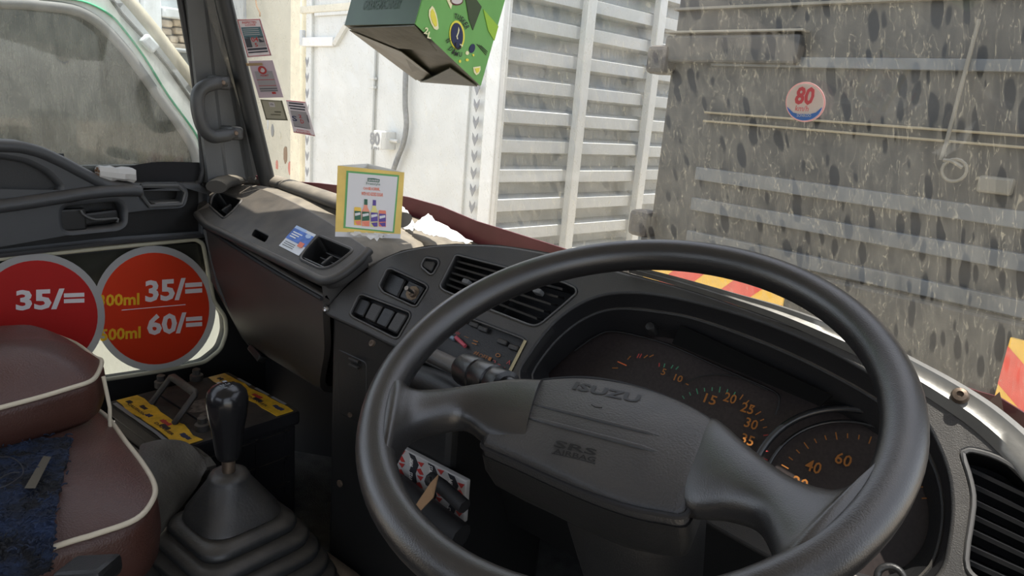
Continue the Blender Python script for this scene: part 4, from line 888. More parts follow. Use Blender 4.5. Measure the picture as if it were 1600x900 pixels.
tube('piping', [onZ((152,586), zf)+V((.012,.004,0)), onZ((152,586), zf)+V((.018,.008,-.05)), onZ((152,586), zf)+V((.016,.006,-.11))], .003, M_pipe, s2, n=8)
box('base', V((-1.03,.10,-.755)), (.34,.40,.19), M_black, s1, .02); box('base', V((-1.303,.10,-.69)), (.105,.40,.34), M_black, s2, .02)
# knitted navy cloth over the near cushion
cl_px = [[(-60,690),(-20,684),(40,680),(112,684)], [(-70,760),(-20,760),(40,750),(98,742)], [(-80,830),(-20,830),(40,822),(86,812)], [(-80,880),(-20,880),(30,880),(82,866)], [(-80,930),(-20,930),(30,935),(72,915)]]
mk = mat('navy_knit', (.018,.030,.075), .95)
t_ = mk.node_tree; b_ = t_.nodes['Principled BSDF']; tcn = t_.nodes.new('ShaderNodeTexCoord'); nz = t_.nodes.new('ShaderNodeTexNoise'); nz.inputs['Scale'].default_value = 28; nz.inputs['Detail'].default_value = 8
cr_ = t_.nodes.new('ShaderNodeValToRGB'); cr_.color_ramp.elements[0].position = .40; cr_.color_ramp.elements[0].color = (.008,.009,.012,1); cr_.color_ramp.elements[1].position = .66; cr_.color_ramp.elements[1].color = (.016,.032,.080,1)
t_.links.new(tcn.outputs['Object'], nz.inputs['Vector']); t_.links.new(nz.outputs['Fac'], cr_.inputs[0]); t_.links.new(cr_.outputs[0], b_.inputs['Base Color'])
nb2 = t_.nodes.new('ShaderNodeTexNoise'); nb2.inputs['Scale'].default_value = 160; bpn = t_.nodes.new('ShaderNodeBump'); bpn.inputs['Strength'].default_value = 1; bpn.inputs['Distance'].default_value = .006
t_.links.new(tcn.outputs['Object'], nb2.inputs['Vector']); t_.links.new(nb2.outputs['Fac'], bpn.inputs['Height']); t_.links.new(bpn.outputs[0], b_.inputs['Normal'])
zz = [-.514,-.512,-.513,-.530,-.60]
rows = [smooth([onZ(p, z) for p in r_], 12) for r_, z in zip(cl_px, zz)]
rows = [smooth(list(c), 14) for c in zip(*rows)]
for r_ in rows:
    for p in r_: p += V((0,0,.004*noise.noise(p*40)+.0022*noise.noise(p*260)))+V((rnd(-1,1),rnd(-1,1),0))*.0012
kc = thing('knitted_cloth', 'dark blue and black knitted cloth draped over the middle seat cushion', 'cloth', V((-1.0,.2,-.53)))
sheet('knit', rows, mk, kc, -.006, 60)
# yarn tufts along the edge and over the face: real loops
tv, tf = [], []
for r_ in rows[::2]:
    for p in r_[::2]:
        q = p+V((rnd(-1,1)*.004, rnd(-1,1)*.004, .0035)); dx = V((rnd(-1,1), rnd(-1,1), 0)).normalized()*.004
        a2, f2 = tube('', [q-dx, q+V((0,0,.0015)), q+dx], .0011, None, n=5, data=True); k = len(tv); tv += a2; tf += [tuple(i+k for i in f) for f in f2]
tag(mesh('yarn_loops', tv, tf, mk, kc, 60), kind='stuff')
strap = onZ((158,716), -.506)
tag(mesh('strap', *[([onZ(p, z) for p, z in (((150,705),-.505),((80,712),-.505),((62,765),-.504),((38,765),-.504))]) and [onZ((68,712),-.505), onZ((80,714),-.505), onZ((55,763),-.504), onZ((38,763),-.504), onZ((68,712),-.509), onZ((80,714),-.509), onZ((55,763),-.508), onZ((38,763),-.508)], [(0,1,2,3),(7,6,5,4),(0,4,5,1),(1,5,6,2),(2,6,7,3),(3,7,4,0)]], mat('drab_webbing', (.10,.085,.06), .8)), 'short brown webbing strap lying on the knitted cloth', 'strap')
tag(tube('thin_cable', smooth([onZ(p, -.502) for p in ((-30,716),(0,714),(20,716),(34,728),(36,740),(28,748),(12,758),(-5,764),(-30,772),(10,742),(30,738))], 6), .0009, M_ink, n=6), 'thin black cable looped on the knitted cloth', 'cable')
# black buckle stub at the bottom edge
bk_ = thing('seat_buckle', 'black seat belt buckle at the side of the middle seat', 'buckle', onZ((140,895), -.50))
box('body', frame(onZ((138,895), -.50), (.6,.5,.1), (0,.2,1)), (.05,.022,.045), M_black, bk_, .006); box('button', frame(onZ((166,887), -.50), (.6,.5,.1), (0,.2,1)), (.015,.016,.03), M_plastic, bk_, .004)
# engine cover hump in worn grey vinyl, tan console edge round the boot
hq = [[(218,705,-.575),(250,698,-.578),(285,701,-.588),(308,715,-.598),(324,738,-.612)], [(195,790,-.585),(222,785,-.592),(247,780,-.602),(268,776,-.614),(288,773,-.628)], [(105,890,-.61),(138,890,-.618),(163,890,-.63),(184,886,-.645),(204,880,-.66)]]
hump = [[onZ(q[:2], q[2]) for q in r_] for r_ in hq]
hump = [[p+V((-.004,.012,-.20)) for p in hump[0]], [p+V((-.001,.006,-.012)) for p in hump[0]]]+hump
hump = [smooth(list(c), 5) for c in zip(*hump)]; hump = [smooth(list(c), 4) for c in zip(*hump)]
tag(sheet('engine_cover_mat', hump, mat('worn_grey_vinyl', (.085,.078,.066), .38, bump=.4, bscale=260, var=.35, vscale=18), None, -.01, 60), 'worn grey brown vinyl mat between the cushion and the gear boot', 'mat')
gs = thing('gear_stick', 'black knobbed gear stick rising from a ribbed rubber boot', 'gear stick', V((-.80,.50,-.78)))
bc = onZ((358,750), -.575)
def rrect(cx, cy, hx, hy, r, z, n=6):
    out = []
    for sx, sy, d0 in ((1,1,0),(-1,1,90),(-1,-1,180),(1,-1,270)):
        for k in range(n+1):
            a_ = math.radians(d0+90*k/n); out.append(V((cx+sx*(hx-r)+r*math.cos(a_), cy+sy*(hy-r)+r*math.sin(a_), z)))
    return out
prof = [(.018,.018,.0,-.560),(.026,.026,.0,-.562),(.030,.030,0,-.569),(.031,.032,0,-.574),(.054,.058,.0,-.612),(.057,.062,.0,-.622),(.052,.058,0,-.626)]
lay = [(.058,.064),(.072,.078),(.083,.089),(.092,.099),(.099,.107),(.105,.113),(.109,.117)]
z = -.628
for hx, hy in lay:
    prof += [(hx,hy,0,z),(hx+.010,hy+.010,0,z-.003),(hx+.013,hy+.013,0,z-.010),(hx+.010,hy+.010,0,z-.016),(hx+.002,hy+.002,0,z-.0185)]; z -= .020
prof += [(.116,.125,0,z),(.118,.127,0,z-.02)]
rows = []
for i, (hx, hy, _, zz_) in enumerate(prof):
    s = min(1, max(0, (-.575-zz_)/.17)); cx, cy = bc.x+.045*s, bc.y-.010*s
    rows.append(rrect(cx, cy, hx, hy, min(hx,hy)*(.98 if i < 4 else (.62 if i < 7 else .45)), zz_))
loft('boot', rows, M_boot, gs, sharp=60)
ky = onZ((358,735), -.56)
kt = onP((353,610), bc, V((ray((355,700)).x, ray((355,700)).y, 0)))
ax = (kt-bc).normalized()
tube('lever', [bc-ax*.02, bc+ax*.055], .0095, M_steel, gs, n=12)
LK = (kt-bc).length
fk = frame(bc, ax.cross(V((0,1,0))), V((0,1,0)));
if (fk.to_3x3() @ V((0,0,1))).dot(ax) < 0: fk = frame(bc, -ax.cross(V((0,1,0))), V((0,1,0)))
kr = [(.008,.030),(.0155,.031),(.0175,.036),(.0195,.05),(.0225,.075),(.0265,.095),(.0285,.110),(.0285,.119),(.0265,.128),(.021,.1345),(.012,.138),(.002,.139)]
sc_ = LK/.134
knob = lathe('knob', fk, [(r*1.02, .036+ (z_-.030)*1.0*sc_) for r, z_ in kr], mat('gloss_black_knob', (.012,.012,.013), .22, var=.1), gs, 28, 70)
for k, s in enumerate(('1','3','5','R','2','4')):
    c0 = bc+ax*(.036+(.1385-.030)*sc_+.0012)+V((-.010+.009*(k % 3), .004-.009*(k//3), -.0006*(k % 3)))
    mapped_text('lettering', s, lambda u, v: c0+V(((u-.5)*.006, (v-.5)*.006, 0)), M_greyink, knob)
# tan console rim round the boot
tr_ = rrect(bc.x+.045, bc.y-.01, .124, .134, .06, -.735); tb_ = rrect(bc.x+.045, bc.y-.01, .146, .158, .07, -.748); tt_ = rrect(bc.x+.045, bc.y-.01, .175, .19, .08, -.838)
tag(loft('boot_base', [tr_, tb_, tt_], mat('tan_dusty_plastic', (.20,.155,.11), .6, var=.2, vscale=20), None, sharp=60), 'dusty tan plastic base around the gear boot', 'console')
# battery
zb = -.60
c1, c2, c3, c4 = onZ((262,694), zb), onZ((470,640), zb), onZ((365,572), zb), onZ((172,622), zb)
c3 = V((c2.x-.262, c2.y, zb)); c4 = V((c1.x-.262, c1.y+.005, zb)); c1 = V((c2.x-.0, c1.y, zb))
bt = thing('truck_battery', 'black truck battery with torn yellow labels beside the gear stick', 'battery', V(((c1.x+c3.x)/2,(c1.y+c2.y)/2,-.83)))
bx, by = (c1.x+c3.x)/2, (c1.y+c2.y)/2; hx, hy = (c2.x-c3.x)/2, (c2.y-c1.y)/2
M_bat = mat('battery_black', (.016,.016,.018), .7, spec=.15, bump=.2, bscale=200, var=.2, dust=.18)
box('case', V((bx,by,-.735)), (hx*2-.012,hy*2-.012,.21), M_bat, bt, .006)
box('lid', V((bx,by,zb-.016)), (hx*2,hy*2,.03), M_bat, bt, .006)
for i in range(4):
    for j in range(3): box('case_rib', V((bx+hx-.005, by-hy+.03+i*(2*hy-.06)/3, -.66-.055*j)), (.005,.006 if True else 0,.05), M_bat, bt, .001)
for j in range(3): box('case_rib', V((bx+hx-.005, by, -.64-.055*j)), (.005,2*hy-.04,.005), M_bat, bt, .001)
for j in range(3): box('case_rib', V((bx, by-hy+.005, -.66-.055*j)), (2*hx-.03,.005,.006), M_bat, bt, .001)
def zrect(nm, x0, x1, y0, y1, z_, th, m, par, jag=0):
    n = 10; a_ = [V((lerp(x0,x1,k/n), y0+(rnd(-1,1)*jag if 0 < k < n else 0), z_)) for k in range(n+1)]; b_ = [V((lerp(x1,x0,k/n), y1+(rnd(-1,1)*jag if 0 < k < n else 0), z_)) for k in range(n+1)]
    pts = a_+b_; N_ = len(pts); return mesh(nm, pts+[p-V((0,0,th)) for p in pts], [tuple(range(N_)), tuple(range(N_,2*N_))[::-1]]+[(i,i+N_,(i+1)%N_+N_,(i+1)%N_) for i in range(N_)], m, par, None)
Mby = mat('battery_label', (.70,.42,.03), .5, var=.25, vscale=50)
L1 = zrect('label', bx-hx+.01, bx+hx-.004, by-hy+.012, by-hy+.05, zb+.0006, .001, Mby, bt, .005)
L2 = zrect('label', bx-hx+.01, bx+hx-.004, by+hy-.05, by+hy-.014, zb+.0006, .001, Mby, bt, .003)
for L_, yy in ((L1, by-hy+.03), (L2, by+hy-.032)):
    for k, (x, w, m_) in enumerate(((-.75,.10,M_ink),(-.45,.16,M_ink),(-.15,.1,M_navy),(.2,.22,M_redp),(.32,.2,M_ink),(.75,.22,M_navy))):
        zrect('print', bx+hx*x-hx*w*.5, bx+hx*x+hx*w*.5, yy-.006+(.006 if k % 2 else -.002), yy+.002+(.006 if k % 2 else -.002), zb+.0013, .0006, m_, L_, .0015)
    for s, x0 in (('DANGER', .12), ('CAUTION', -.7)):
        mapped_text('lettering', s, lambda u, v: V((bx+hx*(x0+.5*u), yy-.012+.006*v, zb+.0016)), M_ink, L_, .02)
zrect('strip', bx-hx+.02, bx+hx-.03, by-hy+.002, by-hy+.008, zb+.0006, .001, M_greyink, bt, .001)
for x in (-.6,-.1,.35): zrect('strip', bx+hx*x, bx+hx*(x+.35), by+hy-.010, by+hy-.005, zb+.0006, .001, M_greyink, bt)
box('lid_panel', V((bx-.01,by,zb+.001)), (hx*1.3,.085,.006), M_bat, bt, .002)
hp_ = [onZ((232,632), zb+.002), onZ((270,586), zb+.06), onZ((310,616), zb+.055), onZ((270,664), zb+.002)]
hp_ = [onZ((236,631), zb), onP((268,588), V((bx-.06,by-.03,0)), V((ray((270,600)).x, ray((270,600)).y, 0))), None, onZ((272,662), zb)]
hp_[2] = onP((306,615), onZ((272,662), zb), V((ray((270,600)).x, ray((270,600)).y, 0)))
bh = tube('carry_handle', hp_[:1]+[lerp(hp_[0],hp_[1],.97), lerp(hp_[1],hp_[2],.04), lerp(hp_[1],hp_[2],.96), lerp(hp_[2],hp_[3],.03), hp_[3]], .0075, M_grime, bt, n=8, flat=.7)
for p in ((252,597),(307,587),(316,664)):
    lathe('terminal', frame(onZ(p, zb+.008), (1,0,0), (0,1,0)), [(.013,-.010),(.013,.002),(.008,.004),(.008,.014),(.005,.016),(.001,.016)], M_grime, bt, 12)
zrect('grease_patch', bx-.02, bx+.07, by-.03, by+.03, zb+.0045, .001, mat('pale_grit', (.14,.12,.10), .9, var=.5, vscale=120), bt, .012)
# patterned packet under the dash
yq = .655
Qk = Quad(onY((607,708), yq), onY((733,700), yq), onY((735,824), yq), onY((610,800), yq))
Qk = Quad(V((Qk.c[0].x,yq,Qk.c[0].z+.02)), V((Qk.c[1].x,yq,Qk.c[0].z+.02)), V((Qk.c[1].x,yq,Qk.c[2].z)), V((Qk.c[0].x,yq,Qk.c[2].z)))
pk = thing('printed_bag', 'red white and black printed packet hanging under the dash behind the wheel', 'bag', Qk.p(.5,1))
cx_, cz_ = (Qk.c[0].x+Qk.c[1].x)/2, (Qk.c[0].z+Qk.c[3].z)/2
box('body', V((cx_, yq+.004, cz_)), ((Qk.c[1].x-Qk.c[0].x), .009, Qk.c[0].z-Qk.c[3].z), mat('packet_white', (.42,.41,.40), .5), pk, .002)
for k in range(4):
    a_ = k/4; w_ = [(.0,.03),(.055,.20),(.02,.45),(.05,.70),(.01,1)]
    Qk.poly('black_band', [(a_+.03+o, t) for o, t in w_]+[(a_+.11+o, t) for o, t in w_[::-1]], M_ink, pk, .0006)
    for j in range(3):
        t = j/3+.06+.07*(k % 2)
        mapped_text('lettering', ('NEW','OSCAR','STAR')[(j+k) % 3], lambda u, v: Qk.p(a_+.05+.045*v, min(.99, t+.2*u), .0014), M_paper, pk, .01)
        Qk.poly('red_print', [(a_+.15,t),(a_+.235,t-.04),(a_+.20,t+.09)], M_redp, pk, .0006)
        Qk.poly('red_print', [(a_+.14,min(.98,t+.20)),(a_+.19,min(.98,t+.13)),(a_+.235,min(.98,t+.24)),(a_+.19,min(.99,t+.28))], M_redp, pk, .0006)
tag(mesh('paper_scrap', [onY(p, y) for p, y in (((672,755),.60),((684,742),.61),((676,778),.60),((655,800),.59),((636,812),.585),((655,780),.595))]+[onY(p, y)+V((0,.002,0)) for p, y in (((672,755),.60),((684,742),.61),((676,778),.60),((655,800),.59),((636,812),.585),((655,780),.595))], [tuple(range(6)), tuple(range(6,12))[::-1]]+[(i,i+6,(i+1)%6+6,(i+1)%6) for i in range(6)], mat('brown_paper', (.28,.17,.09), .8), None, None), 'torn brown paper scrap in front of the printed packet', 'paper')
tube('bracket', [onY((672,748), .628), onY((690,760), .625), onY((726,792), .62)], .010, M_deep, dash, n=8)
tube('bracket', [onY((585,742), .628), onY((622,762), .625), onY((668,800), .62), onY((720,840), .62)], .019, M_deep, dash, n=8)
lathe('bolt', frame(onY((672,748), .616), (1,0,0), (0,0,1)), [(.004,0),(.004,.003),(.001,.003)], M_chrome, dash, 8)
# pedals in the dark
for p, y, lab in (((960,880),.80,'left dark pedal under the steering column'), ((1120,880),.80,'right dark pedal under the steering column')):
    t = thing('pedal', lab, 'pedal', V((onY(p,y).x, y, -.80)), 'pedals'); c0 = V((onY(p,y).x, y, -.70)); box('pad', frame(c0, (1,0,0), (0,.5,1)), (.06,.08,.012), M_rubber, t, .004); tube('arm', [c0+V((0,.01,0)), c0+V((0,.10,.12)), c0+V((0,.12,.25))], .007, M_grime, t, n=8)

# ================================================================== OUTSIDE
OA = math.radians(8); OR = V((math.cos(OA), -math.sin(OA), 0)); OF = V((math.sin(OA), math.cos(OA), 0))
GZ = -2.1
def onD(px, d): return onP(px, OF*d, OF)                       # plane across the yard, d metres ahead
def onL(px, s): return onP(px, OR*s, OR)                       # plane along the yard, s metres to the side
def ow(s, d, z): return OR*s+OF*d+V((0,0,z))
tag(sheet('ground', [[V((x, y, GZ)) for y in (-14,0,14,40)] for x in (-40,-12,0,12,30)], mat('dusty_earth', (.34,.29,.23), .95, bump=.4, bscale=8, var=.2, vscale=2), None, .05), 'dusty pale ground of the lorry yard', kind='structure')
# --- white box lorry: plain back with doors, slatted right flank
DW, SW = 3.1, -3.47
wt = thing('white_lorry', 'white box lorry ahead, plain doors behind and slatted flank', 'truck', ow(SW-1.2, DW+1.5, GZ))
def obox(nm, s, d, z, size, m, par, bev=.004): return box(nm, frame(ow(s, d, z), OR, OF), size, m, par, bev)
zt_, zb_ = 1.6, -1.15
SL = onD((479,150), DW).dot(OR)
obox('rear_panel', (SL+SW)/2, DW+.03, (zt_+zb_)/2, (SW-SL, .05, zt_-zb_), M_white, wt)
obox('far_side', SL+.02, DW+2.5, (zt_+zb_)/2, (.04, 4.9, zt_-zb_), M_white, wt); obox('roof_panel', (SL+SW)/2, DW+2.5, zt_+.02, (SW-SL, 5, .04), M_white, wt); obox('floor_panel', (SL+SW)/2, DW+2.5, zb_-.06, (SW-SL, 5, .12), M_grime, wt)
sx = lambda x, y=150: onD((x, y), DW).dot(OR)
# corner posts, door leaves, centre joint, bars
obox('corner_post', SW-.05, DW-.0, (zt_+zb_)/2, (.13,.05,zt_-zb_), M_whiteb, wt, .012)
obox('corner_post', SL+.07, DW-.0, (zt_+zb_)/2, (.10,.05,zt_-zb_), M_white, wt, .012)
for x0, x1 in ((498,586), (592,735)):
    obox('door_leaf', (sx(x0)+sx(x1))/2, DW+.0, .1, (sx(x1)-sx(x0), .03, 2.6), M_white, wt, .006)
obox('lock_bar', sx(588.5), DW-.03, .1, (.022,.022,2.5), M_white, wt, .006)
for y in (123, 137): obox('bar_bracket', sx(587), DW-.03, onD((587,y), DW).z, (.07,.03,.02), M_white, wt, .003)
q0, q1 = onD((473,62), DW-.03), onD((522,69), DW-.03); obox('hinge_arm', (q0+q1).dot(OR)/2, DW-.03, (q0.z+q1.z)/2, ((q1-q0).dot(OR), .03, .075), M_whiteb, wt, .006)
obox('hinge', sx(477), DW-.03, onD((477,60), DW).z, (.05,.04,.13), M_light, wt, .008)
q0, q1 = onD((524,68), DW-.03), onD((542,38), DW-.03); tube('brace', [q0, q1], .03, M_white, wt, n=6)
obox('top_rail', (sx(478)+sx(560))/2, DW-.02, onD((510,14), DW).z, (sx(560)-sx(470), .04, .06), M_cream, wt, .008)
obox('top_rail', (sx(498)+sx(560))/2, DW-.02, onD((520,22), DW).z, (sx(560)-sx(492), .03, .03), M_white, wt, .006)
# chevron tapes on the posts
def chev(x, y, m, par, w=.055, h=.085):
    c0 = onD((x, y), DW-.0275); p = lambda a_, b_: c0+OR*(a_*w)+V((0,0,b_*h))
    pts = [p(-.5,.5), p(0,.1), p(.5,.5), p(.5,.05), p(0,-.5), p(-.5,.05)]
    mesh('chevron', pts+[q+OF*.003 for q in pts], [(0,1,4,5),(1,2,3,4),(11,10,7,6),(10,9,8,7)]+[(i,i+6,(i+1)%6+6,(i+1)%6) for i in range(6)], m, par, None)
for k in range(9): chev(479.5, 97+k*24.5, M_greyink, wt)
for k in range(10): chev(746.5-.05*24*k, 112+k*26.5, M_greyink, wt)
# box with speed figures and a conduit
cb = onD((597,219), DW-.10); cb_ = obox('junction_box', cb.dot(OR), DW-.08, cb.z, (.105,.13,.135), M_whiteb, wt, .006)
Q8 = Quad(*[onD(p, DW-.147) for p in ((578,206),(593,207),(593,228),(578,226))]); Q8.text('lettering', '80', 0,0,1,1, M_greyink, cb_, .001, .03)
Q9 = Quad(*[onD(p, DW-.147) for p in ((580,229),(592,230),(592,235),(580,234))]); Q9.text('lettering', 'KPH', 0,0,1,1, M_greyink, cb_, .001, .02)
tube('conduit', smooth([onD(p, DW-.06) for p in ((636,60),(634,115),(633,160),(635,195),(630,225),(622,245),(612,275),(604,310))], 8), .020, mat('grey_conduit', (.20,.21,.21), .7, bump=.6, bscale=90, var=.2, vscale=40), wt, n=10)
tube('pipe_stub', [onD((606,219), DW-.06), onD((622,221), DW-.06)], .014, M_white, wt, n=8)
# slatted flank: folded slats between posts
df = lambda x, y=200: onL((x, y), SW).dot(OF)
d_posts = [DW+.02, df(899), df(1006), df(1090), df(1170), df(1250)]
obox('flank_back', SW-.10, (d_posts[0]+d_posts[-1])/2, (zt_+zb_)/2, (.02, d_posts[-1]-d_posts[0], zt_-zb_), M_slat, wt)
zs0 = onL((830,127), SW).z; zs1 = onL((830,267), SW).z; pit = (zs0-zs1)/3
base_mesh = {}
for b_i in range(len(d_posts)-1):
    a_, b_ = d_posts[b_i], d_posts[b_i+1]; L_ = b_-a_
    prof_ = [(-.09,.5),(-.09,.14),(-.0,.0),(-.0,-.40),(-.085,-.5),(-.10,-.5),(-.10,.5)]      # out from the back, up in pitches
    vs = [OR*o+OF*d+V((0,0,h*pit)) for d in (0, L_) for o, h in prof_]; n = len(prof_)
    me = bpy.data.meshes.new('slat'); me.from_pydata([tuple(v) for v in vs], [], [(i,(i+1)%n,(i+1)%n+n,i+n) for i in range(n)]+[tuple(range(n))[::-1], tuple(range(n,2*n))]); me.materials.append(M_slat)
    bm = bmesh.new(); bm.from_mesh(me); bmesh.ops.recalc_face_normals(bm, faces=bm.faces); bm.to_mesh(me); bm.free()
    for k in range(-7, 8):
        o = bpy.data.objects.new('slat', me); COL.objects.link(o); o.parent = wt; o.matrix_parent_inverse = Matrix.Translation(-wt.location)
        o.location = ow(SW-.005+rnd(-.004,.004), a_, zs0-k*pit+rnd(-.006,.006))
for d in d_posts[1:]: obox('flank_post', SW+.02, d, (zt_+zb_)/2, (.06,.085,zt_-zb_), M_white, wt, .006)
for sgn, d in ((0,DW+.8),(1,DW+4)):
    for s in (SL+.25, SW-.25):
        fr = frame(ow(s, d, GZ+.42), OF, V((0,0,1))); lathe('wheel', fr, [(.12,-.11),(.40,-.12),(.42,-.09),(.42,.09),(.40,.12),(.12,.11)], M_rubber, wt, 28)
# --- dark lorry close ahead
DD = 2.5
dt = thing('dark_lorry', 'dark grey lorry tail close ahead seen through the dirty windscreen', 'truck', ow(-.4, DD+2, GZ))
sd_ = lambda x, y=190: onD((x, y), DD).dot(OR)
sl, sr = sd_(1037), .85
obox('tail_panel', (sl+sr)/2, DD+.05, .33, (sr-sl,.10,2.06), M_dark_truck, dt, .01)
obox('body_side', sl+.03, DD+1.8, .33, (.06,3.4,2.06), M_dark_truck, dt); obox('body_side', sr-.03, DD+1.8, .33, (.06,3.4,2.06), M_dark_truck, dt); obox('body_roof', (sl+sr)/2, DD+1.8, 1.36, (sr-sl,3.5,.05), M_dark_truck, dt); obox('body_floor', (sl+sr)/2, DD+1.8, -.76, (sr-sl,3.5,.12), M_grime, dt)
z_ = lambda x, y: onD((x, y), DD).z
obox('tail_bumper', (sl+sr)/2, DD-.02, z_(1140,448)-.0, (sr-sl,.08,.26), M_dark_truck, dt, .01)
M_rod = mat('dull_rod', (.14,.135,.11), .6); M_line = mat('thin_cream', (.22,.19,.12), .6); M_rail = mat('rail_grey', (.085,.095,.10), .5, var=.2)  # pale cream tint for the two thin lines on the tail
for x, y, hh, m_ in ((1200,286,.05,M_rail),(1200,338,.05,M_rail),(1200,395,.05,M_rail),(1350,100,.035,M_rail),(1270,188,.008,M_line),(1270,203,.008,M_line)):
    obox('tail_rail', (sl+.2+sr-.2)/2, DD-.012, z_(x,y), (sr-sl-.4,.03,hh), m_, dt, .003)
obox('top_edge_glint', (sl+sr)/2, DD-.01, z_(1250,8), (sr-sl,.04,.010), M_rod, dt, .002)  # paler strip stands in for the sun glint along the top
obox('hinge_rail', sd_(1130), DD-.03, z_(1140,70)-.02, (sd_(1237)-sd_(1040)+.02,.05,.10), M_dark_truck, dt, .01); obox('hinge_rail', sd_(1130), DD-.03, z_(1140,67)+.035, (sd_(1237)-sd_(1040)+.03,.055,.008), M_rod, dt, .002)
for y in (95, 352): obox('hinge', sd_(1040 if y < 200 else 1010, y), DD-.02, z_(1030,y), (.10,.10,.11), M_grime, dt, .02)
tube('lock_rod', [onD((1530,30), DD-.04), onD((1478,225), DD-.04), onD((1470,250), DD-.04)], .006, M_rod, dt, n=8)
tube('ring_handle', [onD((1491,266), DD-.05)+OR*(.033*math.cos(i*.3927))+V((0,0,.033*math.sin(i*.3927))) for i in range(16)], .005, M_rod, dt, n=6, closed=True)
tube('latch', smooth([onD(p, DD-.05) for p in ((1474,250),(1488,252),(1504,262))], 4), .006, M_rod, dt, n=6); obox('latch_plate', sd_(1560,290), DD-.03, z_(1565,290), (.09,.03,.05), M_rod, dt, .008)
# hazard boards
def hazard(label, x0, x1, zc, h, n, par_lab, slant=1, lead=0):
    t = thing('hazard_board', label, 'warning board', ow((x0+x1)/2, DD-.07, zc-h/2), 'striped warning boards on the dark lorry')
    obox('board', (x0+x1)/2, DD-.07, zc, (x1-x0,.012,h), mat('board_yellow', (.82,.50,.08), .4, var=.06, vscale=30), t, .002)
    w = (x1-x0)/n
    for k in range(-2, n+1):
        if (k+lead) % 2: continue
        a_ = x0+k*w; pts = []
        poly_ = [(a_, -h/2), (a_+w, -h/2), (a_+w+h*slant, h/2), (a_+h*slant, h/2)]
        out = []
        def clip(P, f_, g_):
            R_ = []
            for i in range(len(P)):
                p, q = P[i-1], P[i]; fp, fq = f_(p), f_(q)
                if (fp >= 0) != (fq >= 0): tt = fp/(fp-fq); R_.append((lerp(p[0],q[0],tt), lerp(p[1],q[1],tt)))
                if fq >= 0: R_.append(q)
            return R_
        poly_ = clip(poly_, lambda p: p[0]-x0, 0); poly_ = clip(poly_, lambda p: x1-p[0], 0) if poly_ else poly_
        if len(poly_) < 3: continue
        P3 = [ow(px_, DD-.0775, zc+pz_) for px_, pz_ in poly_]; N_ = len(P3)
        mesh('red_stripe', P3+[p+OF*.0012 for p in P3], [tuple(range(N_)), tuple(range(N_,2*N_))[::-1]]+[(i,i+N_,(i+1)%N_+N_,(i+1)%N_) for i in range(N_)], mat('board_red', (.70,.10,.07), .4, var=.06, vscale=30), t, None)
    return t
hazard('striped red and yellow warning board seen under the wheel rim', sd_(1020,440), sd_(1236,480), z_(1140,448), .24, 5, None)
hazard('striped red and yellow warning board at the right edge, above the screw', sd_(1566,605), sd_(1566,605)+.7, z_(1590,590), .26, 5, None, -1.2, 1)
for s in (sl+.3, sr-.3): 
    for d in (DD+.9, DD+2.8): lathe('wheel', frame(ow(s, d, GZ+.42), OF, V((0,0,1))), [(.12,-.11),(.40,-.12),(.42,-.09),(.42,.09),(.40,.12),(.12,.11)], M_rubber, dt, 28)
# --- cream wall left of the white lorry
wl = tag(empty('wall_left', ow(-7.6,4.4,GZ)), 'cream painted yard wall with peeling patches', kind='structure')
s0_, s1_ = onD((300,100), 4.2).dot(OR), onD((482,100), 4.2).dot(OR)
s0_ = onD((372,100), 4.2).dot(OR)
obox('wall_panel', (s0_+s1_)/2, 4.25, -.2, (s1_-s0_,.10,3.9), M_cream, wl); s2_ = onD((462,100), 4.2).dot(OR); s3_ = onD((478,100), 4.2).dot(OR)
obox('wall_post', (s2_+s3_)/2, 4.18, -.2, (s3_-s2_,.10,3.9), mat('cream_post', (.82,.76,.58), .6, var=.08), wl, .01)
tube('rust_seam', [onD((459+rnd(-.6,.6), 20+k*22), 4.185) for k in range(12)], .012, mat('rust', (.25,.17,.11), .9), wl, n=5)
for x, y, w, h, m_ in ((425,205,12,25,M_greyink),(437,212,10,12,M_cream),(445,240,14,30,mat('rust', (.25,.17,.11))),(452,262,12,22,mat('faded_red', (.55,.20,.16), .8)),(432,258,10,18,mat('faded_red', (.55,.20,.16))),(470,235,9,22,M_light),(418,195,6,30,M_light)):
    c_ = onD((x,y), 4.19); pts = [c_+OR*(rnd(.5,1)*w*.0044*math.cos(k*.785))+V((0,0,rnd(.5,1)*h*.0044*math.sin(k*.785))) for k in range(8)]
    mesh('peeling_patch', pts+[p+OF*.012 for p in pts], [tuple(range(8)), tuple(range(8,16))[::-1]]+[(i,i+8,(i+1)%8+8,(i+1)%8) for i in range(8)], m_, wl, None)
tube('dangling_wire', [onD(p, 4.1) for p in ((398,-10),(401,10),(406,20),(406,26))], .010, mat('rust', (.25,.17,.11)), wl, n=5)
